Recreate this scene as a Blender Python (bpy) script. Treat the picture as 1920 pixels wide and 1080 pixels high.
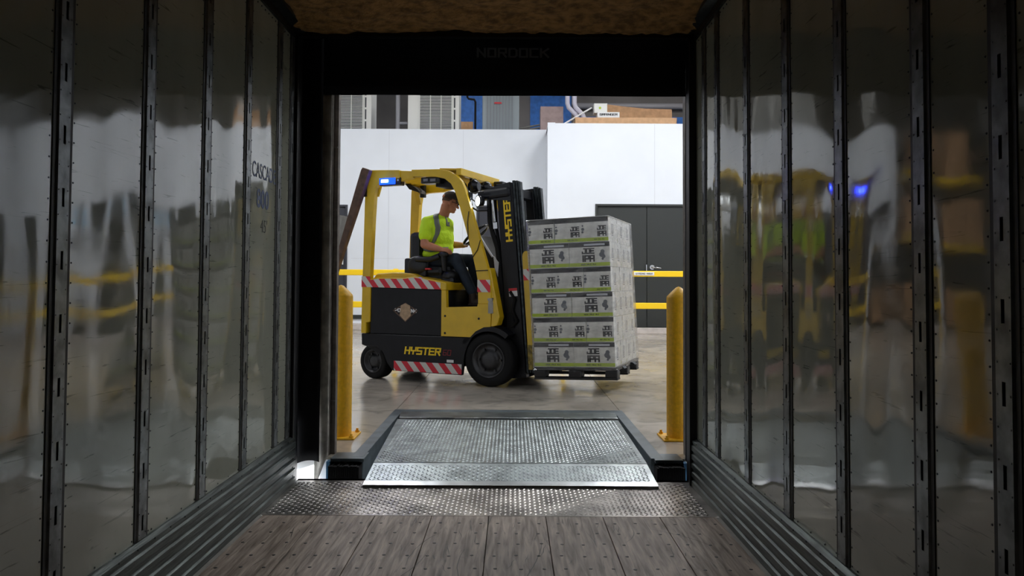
import bpy, bmesh, math, random
from mathutils import Vector, Matrix
random.seed(7)
R = math.radians
S = bpy.context.scene
for o in list(bpy.data.objects): bpy.data.objects.remove(o)
COL = S.collection

# ------------------------------------------------------------------ camera
F_PX, PITCH, ROLL, CAM_Z = 1420.0, R(1.8), R(0.3), 1.235
cam = bpy.data.cameras.new('camera'); camo = bpy.data.objects.new('camera', cam); COL.objects.link(camo)
cam.sensor_width = 36; cam.lens = 36 * F_PX / 1920; cam.clip_start = .05
camo.matrix_world = (Matrix.Translation((0, 0, CAM_Z)) @ Matrix.Rotation(math.pi/2 + PITCH, 4, 'X') @ Matrix.Rotation(ROLL, 4, 'Z'))
cam.shift_y = -(540 - (530 - F_PX * math.tan(PITCH))) / 1920
S.camera = camo
# ------------------------------------------------------------------ world, exposure, warehouse lamps
S.view_settings.view_transform = 'Standard'; S.view_settings.look = 'None'
S.view_settings.gamma = 1; S.view_settings.use_curve_mapping = False
S.view_settings.exposure = 0.0
W = bpy.data.worlds.new('sky'); S.world = W; W.use_nodes = True
W.node_tree.nodes['Background'].inputs[0].default_value = (.86, .93, 1, 1)
W.node_tree.nodes['Background'].inputs[1].default_value = 7.0
sun = bpy.data.lights.new('sun', 'SUN'); sun.energy = 28; sun.angle = R(2); suno = bpy.data.objects.new('sun', sun); COL.objects.link(suno)
suno.rotation_euler = Vector((1, .75, -.13)).to_track_quat('-Z', 'Y').to_euler()

def area_light(name, loc, rot, sx, sy, power, color=(1, 1, 1), spread=180):
    l = bpy.data.lights.new(name, 'AREA'); l.shape = 'RECTANGLE'; l.size = sx; l.size_y = sy
    l.energy = power; l.color = color; l.spread = R(spread)
    o = bpy.data.objects.new(name, l); COL.objects.link(o); o.location = loc; o.rotation_euler = rot
    return o
LAMP_SPOTS = [(-7.5, 13.4, 215), (-2.5, 13.4, 215), (2.5, 13.4, 212), (7.5, 13.4, 215),
              (-5.0, 9.8, 70), (0.6, 11.0, 80), (6.2, 10.4, 320), (3.8, 7.0, 70), (-4.5, 6.4, 14)]
for lx, ly, lp in LAMP_SPOTS:
    area_light('warehouse_lamp_light', (lx, ly, 7.3), (0, 0, 0), 1.2, .5, lp, (.97, .98, 1.0))
area_light('roof_lamp_light', (-1, 19.9, 7.6), (0, 0, 0), 1.2, .5, 60, (.95, .97, 1))
area_light('roof_lamp_light', (4, 19.6, 7.6), (0, 0, 0), 1.2, .5, 70, (1, .95, .9))

# ------------------------------------------------------------------ helpers
class MB:
    def __init__(s): s.v = []; s.f = []; s.m = Matrix.Identity(4); s.smooth = []
    def add(s, vs, fs, smooth=False):
        n = len(s.v); s.v += [tuple(s.m @ Vector(v)) for v in vs]
        s.f += [tuple(i + n for i in f) for f in fs]; s.smooth += [smooth] * len(fs); return s
    def box(s, x0, x1, y0, y1, z0, z1, ch=0):
        c = min(ch, (x1-x0)*.49, (y1-y0)*.49, (z1-z0)*.49)
        if c <= 0:
            v = [(x, y, z) for x in (x0, x1) for y in (y0, y1) for z in (z0, z1)]
            return s.add(v, [(0,1,3,2),(4,6,7,5),(0,4,5,1),(2,3,7,6),(0,2,6,4),(1,5,7,3)])
        bm = bmesh.new(); bmesh.ops.create_cube(bm, size=1)
        for v in bm.verts: v.co = Vector(((x0+x1)/2 + v.co.x*(x1-x0), (y0+y1)/2 + v.co.y*(y1-y0), (z0+z1)/2 + v.co.z*(z1-z0)))
        bmesh.ops.bevel(bm, geom=bm.edges[:], offset=c, segments=2, affect='EDGES', profile=.5)
        return s.bm(bm)
    def bm(s, bm, smooth=False):
        bm.verts.ensure_lookup_table()
        for i, v in enumerate(bm.verts): v.index = i
        s.add([v.co[:] for v in bm.verts], [tuple(v.index for v in f.verts) for f in bm.faces], smooth); bm.free(); return s
    def obox(s, c, size, rot=(0, 0, 0), ch=0):
        old = s.m.copy(); from mathutils import Euler
        s.m = old @ Matrix.Translation(c) @ Euler(rot).to_matrix().to_4x4()
        a, b, d = [q/2 for q in size]; s.box(-a, a, -b, b, -d, d, ch); s.m = old; return s
    def prism(s, pts, a0, a1, plane='xz', ch=0):
        """polygon in a plane extruded along the remaining axis"""
        def P(p, a):
            return {'xz': (p[0], a, p[1]), 'xy': (p[0], p[1], a), 'yz': (a, p[0], p[1])}[plane]
        n = len(pts); vs = [P(p, a0) for p in pts] + [P(p, a1) for p in pts]
        fs = [tuple(range(n)), tuple(range(2*n-1, n-1, -1))] + [(i, i+n, (i+1) % n + n, (i+1) % n) for i in range(n)]
        if ch:
            bm = bmesh.new(); bv = [bm.verts.new(v) for v in vs]
            for f in fs: bm.faces.new([bv[i] for i in f])
            bmesh.ops.recalc_face_normals(bm, faces=bm.faces[:])
            ed = [e for e in bm.edges if e.calc_length() > ch*2.2]
            bmesh.ops.bevel(bm, geom=ed, offset=ch, segments=1, affect='EDGES')
            return s.bm(bm)
        return s.add(vs, fs)
    def strip(s, outer, inner, a0, a1, plane='xz'):
        """band between two equally long polylines, extruded"""
        def P(p, a):
            return {'xz': (p[0], a, p[1]), 'xy': (p[0], p[1], a), 'yz': (a, p[0], p[1])}[plane]
        n = len(outer); vs = [P(p, a) for a in (a0, a1) for l in (outer, inner) for p in l]; fs = []
        o0, i0, o1, i1 = 0, n, 2*n, 3*n
        for k in range(n-1):
            fs += [(o0+k, o0+k+1, i0+k+1, i0+k), (o1+k, i1+k, i1+k+1, o1+k+1), (o0+k, o1+k, o1+k+1, o0+k+1), (i0+k, i0+k+1, i1+k+1, i1+k)]
        fs += [(o0, i0, i1, o1), (o0+n-1, o1+n-1, i1+n-1, i0+n-1)]
        return s.add(vs, fs)
    def lathe(s, prof, c=(0, 0, 0), axis='z', n=28, caps=True, smooth=True):
        vs = []; fs = []
        for r, h in prof:
            for k in range(n):
                t = 2*math.pi*k/n; a, b = r*math.cos(t), r*math.sin(t)
                p = {'z': (a, b, h), 'y': (a, h, b), 'x': (h, a, b)}[axis]
                vs.append((p[0]+c[0], p[1]+c[1], p[2]+c[2]))
        for j in range(len(prof)-1):
            for k in range(n): fs.append((j*n+k, j*n+(k+1) % n, (j+1)*n+(k+1) % n, (j+1)*n+k))
        s.add(vs, fs, smooth)
        if caps: s.add(vs[:n], [tuple(range(n))]); s.add(vs[-n:], [tuple(range(n))])
        return s
    def tube(s, pts, r, n=10, closed=False, caps=True):
        pts = [Vector(p) for p in pts]; rs = r if isinstance(r, (list, tuple)) else [r]*len(pts)
        vs = []; fs = []; N = len(pts); up = None
        for i, p in enumerate(pts):
            a = pts[(i-1) % N] if (i or closed) else pts[0]; b = pts[(i+1) % N] if (i < N-1 or closed) else pts[-1]
            t = (b-a).normalized()
            if up is None: up = t.orthogonal().normalized()
            up = (up - t*up.dot(t)); up = up.normalized() if up.length > 1e-6 else t.orthogonal().normalized()
            w = t.cross(up)
            for k in range(n):
                q = 2*math.pi*k/n; vs.append(p + (up*math.cos(q) + w*math.sin(q))*rs[i])
        M_ = N if closed else N-1
        for i in range(M_):
            for k in range(n): fs.append((i*n+k, i*n+(k+1) % n, ((i+1) % N)*n+(k+1) % n, ((i+1) % N)*n+k))
        s.add(vs, fs, True)
        if caps and not closed: s.add(vs[:n], [tuple(range(n))]); s.add(vs[-n:], [tuple(range(n))])
        return s
    def ell(s, c, rad, rot=None, n=20):
        bm = bmesh.new(); bmesh.ops.create_uvsphere(bm, u_segments=n, v_segments=n//2+2, radius=1)
        m = Matrix.Translation(c) @ (rot or Matrix.Identity(4)) @ Matrix.Diagonal((*rad, 1))
        bmesh.ops.transform(bm, matrix=m, verts=bm.verts); return s.bm(bm, True)
    def cap(s, a, b, ra, rb, k=5, flat=None):
        """tapering limb: chain of overlapping balls swept from a to b"""
        a, b = Vector(a), Vector(b); s.tube([a, b], [ra, rb], 16)
        s.ell(a, (ra,)*3, n=16); return s.ell(b, (rb,)*3, n=16)
    def build(s, name, mat, parent=None, loc=None, bevel=0, rm=None):
        me = bpy.data.meshes.new(name); me.from_pydata(s.v, [], s.f)
        me.polygons.foreach_set('use_smooth', s.smooth); me.validate(); me.update()
        bm = bmesh.new(); bm.from_mesh(me); bmesh.ops.recalc_face_normals(bm, faces=bm.faces[:]); bm.to_mesh(me); bm.free()
        o = bpy.data.objects.new(name, me); COL.objects.link(o)
        if mat: me.materials.append(mat)
        if parent: o.parent = parent
        if loc: o.location = loc
        if bevel:
            b = o.modifiers.new('bevel', 'BEVEL'); b.width = bevel; b.segments = 2; b.limit_method = 'ANGLE'; b.angle_limit = R(40)
        if rm:
            r_ = o.modifiers.new('remesh', 'REMESH'); r_.mode = 'VOXEL'; r_.voxel_size = rm; r_.use_smooth_shade = True
            sm = o.modifiers.new('smooth', 'SMOOTH'); sm.factor = .5; sm.iterations = 4
        return o

def tag(o, label, cat, group=None, kind=None):
    if label: o['label'] = label
    if cat: o['category'] = cat
    if group: o['group'] = group
    if kind: o['kind'] = kind
    return o
def struct(o, label=None):
    o['kind'] = 'structure'
    if label: o['label'] = label
    return o
def thing(name, label, cat, loc=(0, 0, 0), rot=(0, 0, 0), group=None):
    o = bpy.data.objects.new(name, None); COL.objects.link(o); o.location = loc; o.rotation_euler = rot
    o.empty_display_size = .1
    return tag(o, label, cat, group)
def copy_tree(o, parent=None):
    c = o.copy(); COL.objects.link(c); c.parent = parent
    for ch in [x for x in KIDS.get(o.name, [])]: copy_tree(ch, c)
    return c
KIDS = {}
def remember(o):
    KIDS[o.name] = [c for c in bpy.data.objects if c.parent == o]
    for c in KIDS[o.name]: remember(c)

# stroke lettering: each letter is made of straight bars on a 4 x 6 grid
GL = {
 'H': [((0,0),(0,6)),((4,0),(4,6)),((0,3),(4,3))], 'Y': [((0,6),(0,3)),((4,6),(4,3)),((0,3),(4,3)),((2,3),(2,0))],
 'S': [((4,6),(0,6)),((0,6),(0,3)),((0,3),(4,3)),((4,3),(4,0)),((4,0),(0,0))], 'T': [((0,6),(4,6)),((2,6),(2,0))],
 'E': [((4,6),(0,6)),((0,6),(0,0)),((0,0),(4,0)),((0,3),(3.6,3))], 'R': [((0,0),(0,6)),((0,6),(4,6)),((4,6),(4,3)),((4,3),(0,3)),((2,3),(4,0))],
 'J': [((4,6),(4,0)),((4,0),(0,0)),((0,0),(0,1.8)),((2,6),(4,6))], 'O': [((0,0),(0,6)),((4,0),(4,6)),((0,0),(4,0)),((0,6),(4,6))],
 'I': [((2,0),(2,6))], 'P': [((0,0),(0,6)),((0,6),(4,6)),((4,6),(4,2.6)),((4,2.6),(0,2.6))],
 'A': [((0,0),(0,6)),((4,0),(4,6)),((0,6),(4,6)),((0,2.6),(4,2.6))], 'N': [((0,0),(0,6)),((4,0),(4,6)),((0,6),(4,0))],
 'D': [((0,0),(0,6)),((0,6),(3,6)),((3,6),(4,5)),((4,5),(4,1)),((4,1),(3,0)),((3,0),(0,0))],
 'C': [((4,6),(0,6)),((0,6),(0,0)),((0,0),(4,0))], 'K': [((0,0),(0,6)),((0,2.6),(4,6)),((1.4,3.4),(4,0))],
 'G': [((4,6),(0,6)),((0,6),(0,0)),((0,0),(4,0)),((4,0),(4,3)),((4,3),(2,3))],
 '6': [((4,6),(0,6)),((0,6),(0,0)),((0,0),(4,0)),((4,0),(4,3)),((4,3),(0,3))], '0': [((0,0),(0,6)),((4,0),(4,6)),((0,0),(4,0)),((0,6),(4,6))],
 '8': [((0,0),(0,6)),((4,0),(4,6)),((0,0),(4,0)),((0,6),(4,6)),((0,3),(4,3))],
 'L': [((0,6),(0,0)),((0,0),(4,0))], 'W': [((0,6),(0,0)),((0,0),(4,0)),((4,0),(4,6)),((2,0),(2,4))],
 ' ': [] }
def letters(text, height, width=None, thick=1.0, depth=.002, slant=0.0, gap=2.0, origin=None, ex=(1,0,0), ey=(0,0,1), out=(0,-1,0)):
    """solid stroke letters; origin = lower left, ex/ey text axes, out = direction of relief"""
    ex, ey, out = Vector(ex), Vector(ey), Vector(out); origin = Vector(origin or (0, 0, 0))
    tot = sum((1 if c == 'I' else 4) + gap for c in text) - gap
    k = height/6.0; kx = (width/(tot+thick)) if width else k
    mb = MB(); x = thick/2; layer = 0
    for c in text:
        w = 1 if c == 'I' else 4
        for (a, b) in GL[c]:
            if c == 'I': a = (.5, a[1]); b = (.5, b[1])
            a, b = Vector(a), Vector(b); d = (b-a).normalized(); n = Vector((-d.y, d.x))*thick/2
            a2, b2 = a - d*thick/2, b + d*thick/2; layer += 1; dd = depth + (layer % 5)*depth*.04
            q = []
            sy = (6-thick)/6
            for p in (a2+n, b2+n, b2-n, a2-n):
                py = (p.y)*sy + thick/2
                q.append(origin + ex*((p.x + x)*kx + py*k*slant) + ey*(py*k))
            mb.add([v for v in q] + [v + out*dd for v in q], [(0,1,2,3),(7,6,5,4)] + [(i, i+4, (i+1) % 4+4, (i+1) % 4) for i in range(4)])
        x += w + gap
    return mb
def font_text(name, body, height, mat, parent, origin, ex, ey, depth=.001, bold=0.0, width=None):
    cu = bpy.data.curves.new(name, 'FONT'); cu.body = body; cu.size = height*1.38; cu.extrude = depth; cu.offset = bold
    o = bpy.data.objects.new(name, cu); COL.objects.link(o)
    bpy.context.view_layer.update()
    me = bpy.data.meshes.new_from_object(o.evaluated_get(bpy.context.evaluated_depsgraph_get()))
    bpy.data.objects.remove(o)
    xs = [v.co.x for v in me.vertices]; sx = width/(max(xs)-min(xs)) if width else 1
    ex, ey = Vector(ex), Vector(ey); ez = ex.cross(ey)
    m = Matrix((ex, ey, ez)).transposed().to_4x4(); m.translation = Vector(origin)
    me.transform(m @ Matrix.Diagonal((sx, 1, 1, 1))); me.name = name
    me.materials.append(mat)
    o = bpy.data.objects.new(name, me); COL.objects.link(o); o.parent = parent
    return o

# ------------------------------------------------------------------ materials
MT = {}
def mat(name, col, rough=.5, metal=0, spec=.5, ior=1.5, var=0, vscale=8, bump=0, bscale=60, coat=0, emit=None, es=0, stretch=None, col2=None):
    m = bpy.data.materials.new(name); m.use_nodes = True; nt = m.node_tree; b = nt.nodes['Principled BSDF']
    b.inputs['Base Color'].default_value = (*col, 1); b.inputs['Roughness'].default_value = rough
    b.inputs['Metallic'].default_value = metal; b.inputs['Specular IOR Level'].default_value = spec; b.inputs['IOR'].default_value = ior
    b.inputs['Coat Weight'].default_value = coat; b.inputs['Coat Roughness'].default_value = .08
    if emit: b.inputs['Emission Color'].default_value = (*emit, 1); b.inputs['Emission Strength'].default_value = es
    tc = nt.nodes.new('ShaderNodeTexCoord'); mp = nt.nodes.new('ShaderNodeMapping'); nt.links.new(tc.outputs['Object'], mp.inputs[0])
    if stretch: mp.inputs['Scale'].default_value = stretch
    if var:
        n = nt.nodes.new('ShaderNodeTexNoise'); n.inputs['Scale'].default_value = vscale; n.inputs['Detail'].default_value = 6
        nt.links.new(mp.outputs[0], n.inputs['Vector'])
        r = nt.nodes.new('ShaderNodeValToRGB'); nt.links.new(n.outputs['Fac'], r.inputs[0])
        c2 = col2 or tuple(max(0, c*(1-var)) for c in col)
        r.color_ramp.elements[0].position = .35; r.color_ramp.elements[0].color = (*c2, 1)
        r.color_ramp.elements[1].position = .62; r.color_ramp.elements[1].color = (*(col if col2 else tuple(min(1, c*(1+var*.4)) for c in col)), 1)
        nt.links.new(r.outputs[0], b.inputs['Base Color'])
    if bump:
        n = nt.nodes.new('ShaderNodeTexNoise'); n.inputs['Scale'].default_value = bscale; n.inputs['Detail'].default_value = 4
        nt.links.new(mp.outputs[0], n.inputs['Vector'])
        bp = nt.nodes.new('ShaderNodeBump'); bp.inputs['Strength'].default_value = 1; bp.inputs['Distance'].default_value = bump
        nt.links.new(n.outputs['Fac'], bp.inputs['Height']); nt.links.new(bp.outputs[0], b.inputs['Normal'])
    MT[name] = m; return m
def M(n): return MT[n]
mat('steel_dark', (.045, .052, .055), .32, .85, var=.5, vscale=25, bump=.0006, bscale=40)
mat('post_steel', (.19, .205, .21), .36, .8, var=.45, vscale=14, bump=.0006, bscale=50)
mat('shade_and_marks_black', (.008, .009, .009), .5, var=.2)  # screws and scratches, and the painted shade at the wall posts
mat('scuff_steel', (.085, .10, .095), .40, .75, var=.6, vscale=9, stretch=(1, .5, 12), bump=.0012, bscale=24)
mat('galv_plate', (.28, .315, .32), .36, .9, var=.35, vscale=9, bump=.0003, bscale=80)
mat('galv_lip', (.42, .44, .45), .28, .95, var=.25, vscale=9)
mat('worn_plate', (.48, .455, .43), .33, .85, var=.5, vscale=4)
mat('grey_paint', (.10, .125, .14), .45, .3, var=.3, vscale=7)
mat('black_frame', (.006, .006, .007), .45, var=.2)
mat('curtain', (.004, .004, .006), .62, spec=.25, bump=.004, bscale=9)
mat('curtain_crease', (.014, .014, .016), .42, bump=.006, bscale=9)
mat('lit_curtain_edge', (.50, .48, .43), .6, var=.4, vscale=12, bump=.003, bscale=14)  # pale tone stands in for light falling on this edge
mat('track_brown', (.13, .11, .095), .55, var=.4, vscale=20)
mat('rubber', (.006, .006, .0065), .75, spec=.25, bump=.001, bscale=70)
mat('black_body', (.006, .0065, .009), .42, spec=.3, var=.25, vscale=12)
mat('black_gloss', (.008, .009, .012), .25, spec=.4)
mat('seat_vinyl', (.01, .011, .014), .33, spec=.4, bump=.001, bscale=60)
mat('yellow', (.68, .44, .006), .36, var=.10, vscale=5, coat=.3)
mat('bollard_yellow', (.80, .43, .006), .5, var=.12, vscale=40, bump=.0012, bscale=90)
mat('rail_yellow', (.95, .62, .005), .45)
mat('white_lens', (.9, .9, .9), .2, emit=(.9, .96, 1), es=9)
mat('blue_lens', (.02, .06, .5), .2, emit=(.005, .09, 1), es=1.6)
mat('blue_core', (.6, .8, 1), .2, emit=(.6, .8, 1), es=5)
mat('cyan_lens', (.1, .6, .9), .3, emit=(.03, .5, 1), es=1.0)
mat('chrome', (.55, .56, .58), .18, 1)
mat('mid_grey', (.22, .23, .25), .5, .2)
mat('paper_grey', (.55, .57, .62), .5)
mat('white_paint', (.80, .80, .80), .5)
mat('red_paint', (.55, .02, .03), .45)
mat('dull_red', (.26, .012, .016), .5)
mat('letter_yellow', (.90, .62, .01), .5)
mat('letter_black', (.008, .008, .009), .6)
mat('letter_grey', (.11, .12, .14), .7)
mat('ghost_grey', (.16, .165, .18), .6)
mat('letter_blue', (.02, .05, .15), .5)
mat('rust_brown', (.10, .055, .035), .6, var=.35, vscale=18)
mat('plate_grey', (.34, .33, .30), .55, var=.2)
mat('cardboard', (.50, .29, .15), .8, var=.15, vscale=10)
mat('cardboard_pale', (.66, .40, .22), .8, var=.12, vscale=10)
mat('cardboard_pink', (.36, .27, .26), .8, var=.15)
mat('ac_white', (.78, .78, .74), .5)
mat('ac_dark', (.05, .055, .06), .6)
mat('ac_grey', (.27, .31, .33), .5, .1)
mat('pvc', (.62, .60, .70), .4)
mat('pipe_grey', (.33, .33, .36), .5)
mat('blue_wall', (.035, .17, .55), .6, var=.2)
mat('blue_steel', (.05, .18, .34), .5)
mat('skin', (.52, .21, .11), .5, var=.12, vscale=14)
mat('hivis', (.62, .92, .015), .75, bump=.035, bscale=6.5)
mat('reflective', (.15, .17, .13), .5)
mat('denim', (.018, .03, .05), .8, var=.3, vscale=9, bump=.003, bscale=14)
mat('cap_cloth', (.035, .026, .02), .8)
mat('hair', (.09, .05, .03), .8)
mat('boot', (.035, .02, .014), .6)
mat('pallet_black', (.013, .013, .014), .5)
mat('green_band', (.42, .56, .03), .6)
mat('band_black', (.015, .016, .019), .6)
mat('box_grey', (.72, .72, .68), .65, var=.2, vscale=14)
mat('sticker_brown', (.42, .29, .18), .7, var=.2, vscale=30)
mat('door_dark', (.024, .028, .027), .5, bump=.0004, bscale=120)
mat('door_blue_dark', (.032, .034, .046), .5)
mat('base_pale', (.55, .50, .47), .7, var=.15)
mat('blue_wrap', (.03, .10, .22), .4)

def striped():
    m = bpy.data.materials.new('red_white_stripes'); m.use_nodes = True; nt = m.node_tree; b = nt.nodes['Principled BSDF']
    tc = nt.nodes.new('ShaderNodeTexCoord'); sp = nt.nodes.new('ShaderNodeSeparateXYZ'); nt.links.new(tc.outputs['Object'], sp.inputs[0])
    a = nt.nodes.new('ShaderNodeMath'); a.operation = 'MULTIPLY'; a.inputs[1].default_value = 0.85; nt.links.new(sp.outputs['Z'], a.inputs[0])
    c = nt.nodes.new('ShaderNodeMath'); c.operation = 'ADD'; nt.links.new(sp.outputs['X'], c.inputs[0]); nt.links.new(a.outputs[0], c.inputs[1])
    d = nt.nodes.new('ShaderNodeMath'); d.operation = 'MULTIPLY'; d.inputs[1].default_value = 1/.162; nt.links.new(c.outputs[0], d.inputs[0])
    e = nt.nodes.new('ShaderNodeMath'); e.operation = 'FRACT'; nt.links.new(d.outputs[0], e.inputs[0])
    g = nt.nodes.new('ShaderNodeMath'); g.operation = 'GREATER_THAN'; g.inputs[1].default_value = .5; nt.links.new(e.outputs[0], g.inputs[0])
    mx = nt.nodes.new('ShaderNodeMix'); mx.data_type = 'RGBA'; nt.links.new(g.outputs[0], mx.inputs['Factor'])
    mx.inputs['A'].default_value = (.62, .02, .04, 1); mx.inputs['B'].default_value = (.62, .62, .58, 1)
    nt.links.new(mx.outputs['Result'], b.inputs['Base Color']); b.inputs['Roughness'].default_value = .4
    MT['stripes'] = m
striped()

def frp_wall(name, seed):
    """glossy white reinforced plastic lining: gentle waves, scratches, scuffs"""
    m = bpy.data.materials.new(name); m.use_nodes = True; nt = m.node_tree; b = nt.nodes['Principled BSDF']; L = nt.links
    tc = nt.nodes.new('ShaderNodeTexCoord')
    def noise(scale, st, det=3, dist=0, off=0):
        mp = nt.nodes.new('ShaderNodeMapping'); L.new(tc.outputs['Object'], mp.inputs[0]); mp.inputs['Scale'].default_value = st
        mp.inputs['Location'].default_value = (seed+off, seed*2+off, seed)
        n = nt.nodes.new('ShaderNodeTexNoise'); n.inputs['Scale'].default_value = scale; n.inputs['Detail'].default_value = det; n.inputs['Distortion'].default_value = dist
        L.new(mp.outputs[0], n.inputs['Vector']); return n.outputs['Fac']
    def ramp(s, p0, c0, p1, c1):
        r = nt.nodes.new('ShaderNodeValToRGB'); L.new(s, r.inputs[0]); r.color_ramp.elements[0].position = p0; r.color_ramp.elements[0].color = c0
        r.color_ramp.elements[1].position = p1; r.color_ramp.elements[1].color = c1; return r.outputs[0]
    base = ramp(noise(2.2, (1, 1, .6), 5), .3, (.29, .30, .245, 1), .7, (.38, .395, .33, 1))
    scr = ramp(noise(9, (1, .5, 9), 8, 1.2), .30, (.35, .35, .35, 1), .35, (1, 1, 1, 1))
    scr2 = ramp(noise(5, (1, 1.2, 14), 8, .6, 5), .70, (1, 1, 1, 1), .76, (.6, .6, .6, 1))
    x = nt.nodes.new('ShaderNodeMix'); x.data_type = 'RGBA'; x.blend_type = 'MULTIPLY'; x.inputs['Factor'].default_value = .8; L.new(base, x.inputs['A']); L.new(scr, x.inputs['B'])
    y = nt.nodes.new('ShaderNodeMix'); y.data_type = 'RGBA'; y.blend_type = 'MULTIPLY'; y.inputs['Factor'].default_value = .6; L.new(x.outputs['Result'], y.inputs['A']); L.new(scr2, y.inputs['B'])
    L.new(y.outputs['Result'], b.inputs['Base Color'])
    rr = ramp(noise(6, (1, 1, 3), 6, 0, 9), .35, (.04,)*3+(1,), .75, (.11,)*3+(1,))
    L.new(rr, b.inputs['Roughness']); b.inputs['IOR'].default_value = 1.95
    b1 = nt.nodes.new('ShaderNodeBump'); b1.inputs['Distance'].default_value = .034; L.new(noise(2.3, (1, 1, .35), .6), b1.inputs['Height'])
    b2 = nt.nodes.new('ShaderNodeBump'); b2.inputs['Distance'].default_value = .00006; L.new(noise(60, (1, 1, 1), 2), b2.inputs['Height']); L.new(b1.outputs[0], b2.inputs['Normal'])
    L.new(b2.outputs[0], b.inputs['Normal']); MT[name] = m
frp_wall('lining_left', 3.1); frp_wall('lining_right', 8.7)

def wood_floor():
    m = bpy.data.materials.new('plank_wood'); m.use_nodes = True; nt = m.node_tree; b = nt.nodes['Principled BSDF']; L = nt.links
    tc = nt.nodes.new('ShaderNodeTexCoord')
    def noise(scale, st, det=4, dist=0):
        mp = nt.nodes.new('ShaderNodeMapping'); L.new(tc.outputs['Object'], mp.inputs[0]); mp.inputs['Scale'].default_value = st
        n = nt.nodes.new('ShaderNodeTexNoise'); n.inputs['Scale'].default_value = scale; n.inputs['Detail'].default_value = det; n.inputs['Distortion'].default_value = dist
        L.new(mp.outputs[0], n.inputs['Vector']); return n.outputs['Fac']
    def ramp(s, p0, c0, p1, c1):
        r = nt.nodes.new('ShaderNodeValToRGB'); L.new(s, r.inputs[0]); r.color_ramp.elements[0].position = p0; r.color_ramp.elements[0].color = c0
        r.color_ramp.elements[1].position = p1; r.color_ramp.elements[1].color = c1; return r.outputs[0]
    g = ramp(noise(14, (3, .25, 1), 9, .5), .3, (.13, .095, .07, 1), .68, (.52, .43, .36, 1))
    d = ramp(noise(26, (1.6, .12, 1), 4, 1.3), .28, (.22, .22, .22, 1), .38, (1, 1, 1, 1))
    x = nt.nodes.new('ShaderNodeMix'); x.data_type = 'RGBA'; x.blend_type = 'MULTIPLY'; x.inputs['Factor'].default_value = .85; L.new(g, x.inputs['A']); L.new(d, x.inputs['B'])
    L.new(x.outputs['Result'], b.inputs['Base Color']); b.inputs['Roughness'].default_value = .55
    bp = nt.nodes.new('ShaderNodeBump'); bp.inputs['Distance'].default_value = .003; L.new(noise(20, (2.5, .3, 1), 8, .4), bp.inputs['Height']); L.new(bp.outputs[0], b.inputs['Normal'])
    MT['plank_wood'] = m
wood_floor()

def concrete():
    m = bpy.data.materials.new('polished_concrete'); m.use_nodes = True; nt = m.node_tree; b = nt.nodes['Principled BSDF']; L = nt.links
    tc = nt.nodes.new('ShaderNodeTexCoord')
    def noise(scale, det=6, dist=0):
        n = nt.nodes.new('ShaderNodeTexNoise'); n.inputs['Scale'].default_value = scale; n.inputs['Detail'].default_value = det; n.inputs['Distortion'].default_value = dist
        L.new(tc.outputs['Object'], n.inputs['Vector']); return n.outputs['Fac']
    def ramp(s, p0, c0, p1, c1):
        r = nt.nodes.new('ShaderNodeValToRGB'); L.new(s, r.inputs[0]); r.color_ramp.elements[0].position = p0; r.color_ramp.elements[0].color = c0
        r.color_ramp.elements[1].position = p1; r.color_ramp.elements[1].color = c1; return r.outputs[0]
    c = ramp(noise(.9, 8, .3), .3, (.36, .32, .265, 1), .7, (.50, .455, .39, 1))
    e = ramp(noise(3.5, 8, 1.5), .33, (.62, .62, .62, 1), .5, (1, 1, 1, 1))
    x = nt.nodes.new('ShaderNodeMix'); x.data_type = 'RGBA'; x.blend_type = 'MULTIPLY'; x.inputs['Factor'].default_value = .7; L.new(c, x.inputs['A']); L.new(e, x.inputs['B'])
    L.new(x.outputs['Result'], b.inputs['Base Color'])
    L.new(ramp(noise(2, 5), .3, (.10,)*3+(1,), .7, (.26,)*3+(1,)), b.inputs['Roughness'])
    bp = nt.nodes.new('ShaderNodeBump'); bp.inputs['Distance'].default_value = .004; L.new(noise(3, 3), bp.inputs['Height']); L.new(bp.outputs[0], b.inputs['Normal'])
    MT['concrete'] = m
concrete()

mat('wall_white', (.76, .80, .86), .55, var=.03, vscale=1.2)
mat('wall_far', (.17, .16, .155), .8, var=.2, vscale=1)
mat('foam', (.34, .18, .055), .95, var=.5, vscale=18, bump=.012, bscale=45)
mat('roof_dark', (.04, .04, .045), .9)
mat('dock_white', (.8, .8, .8), .8)
mat('ground', (.5, .5, .5), .9, var=.2)

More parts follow.
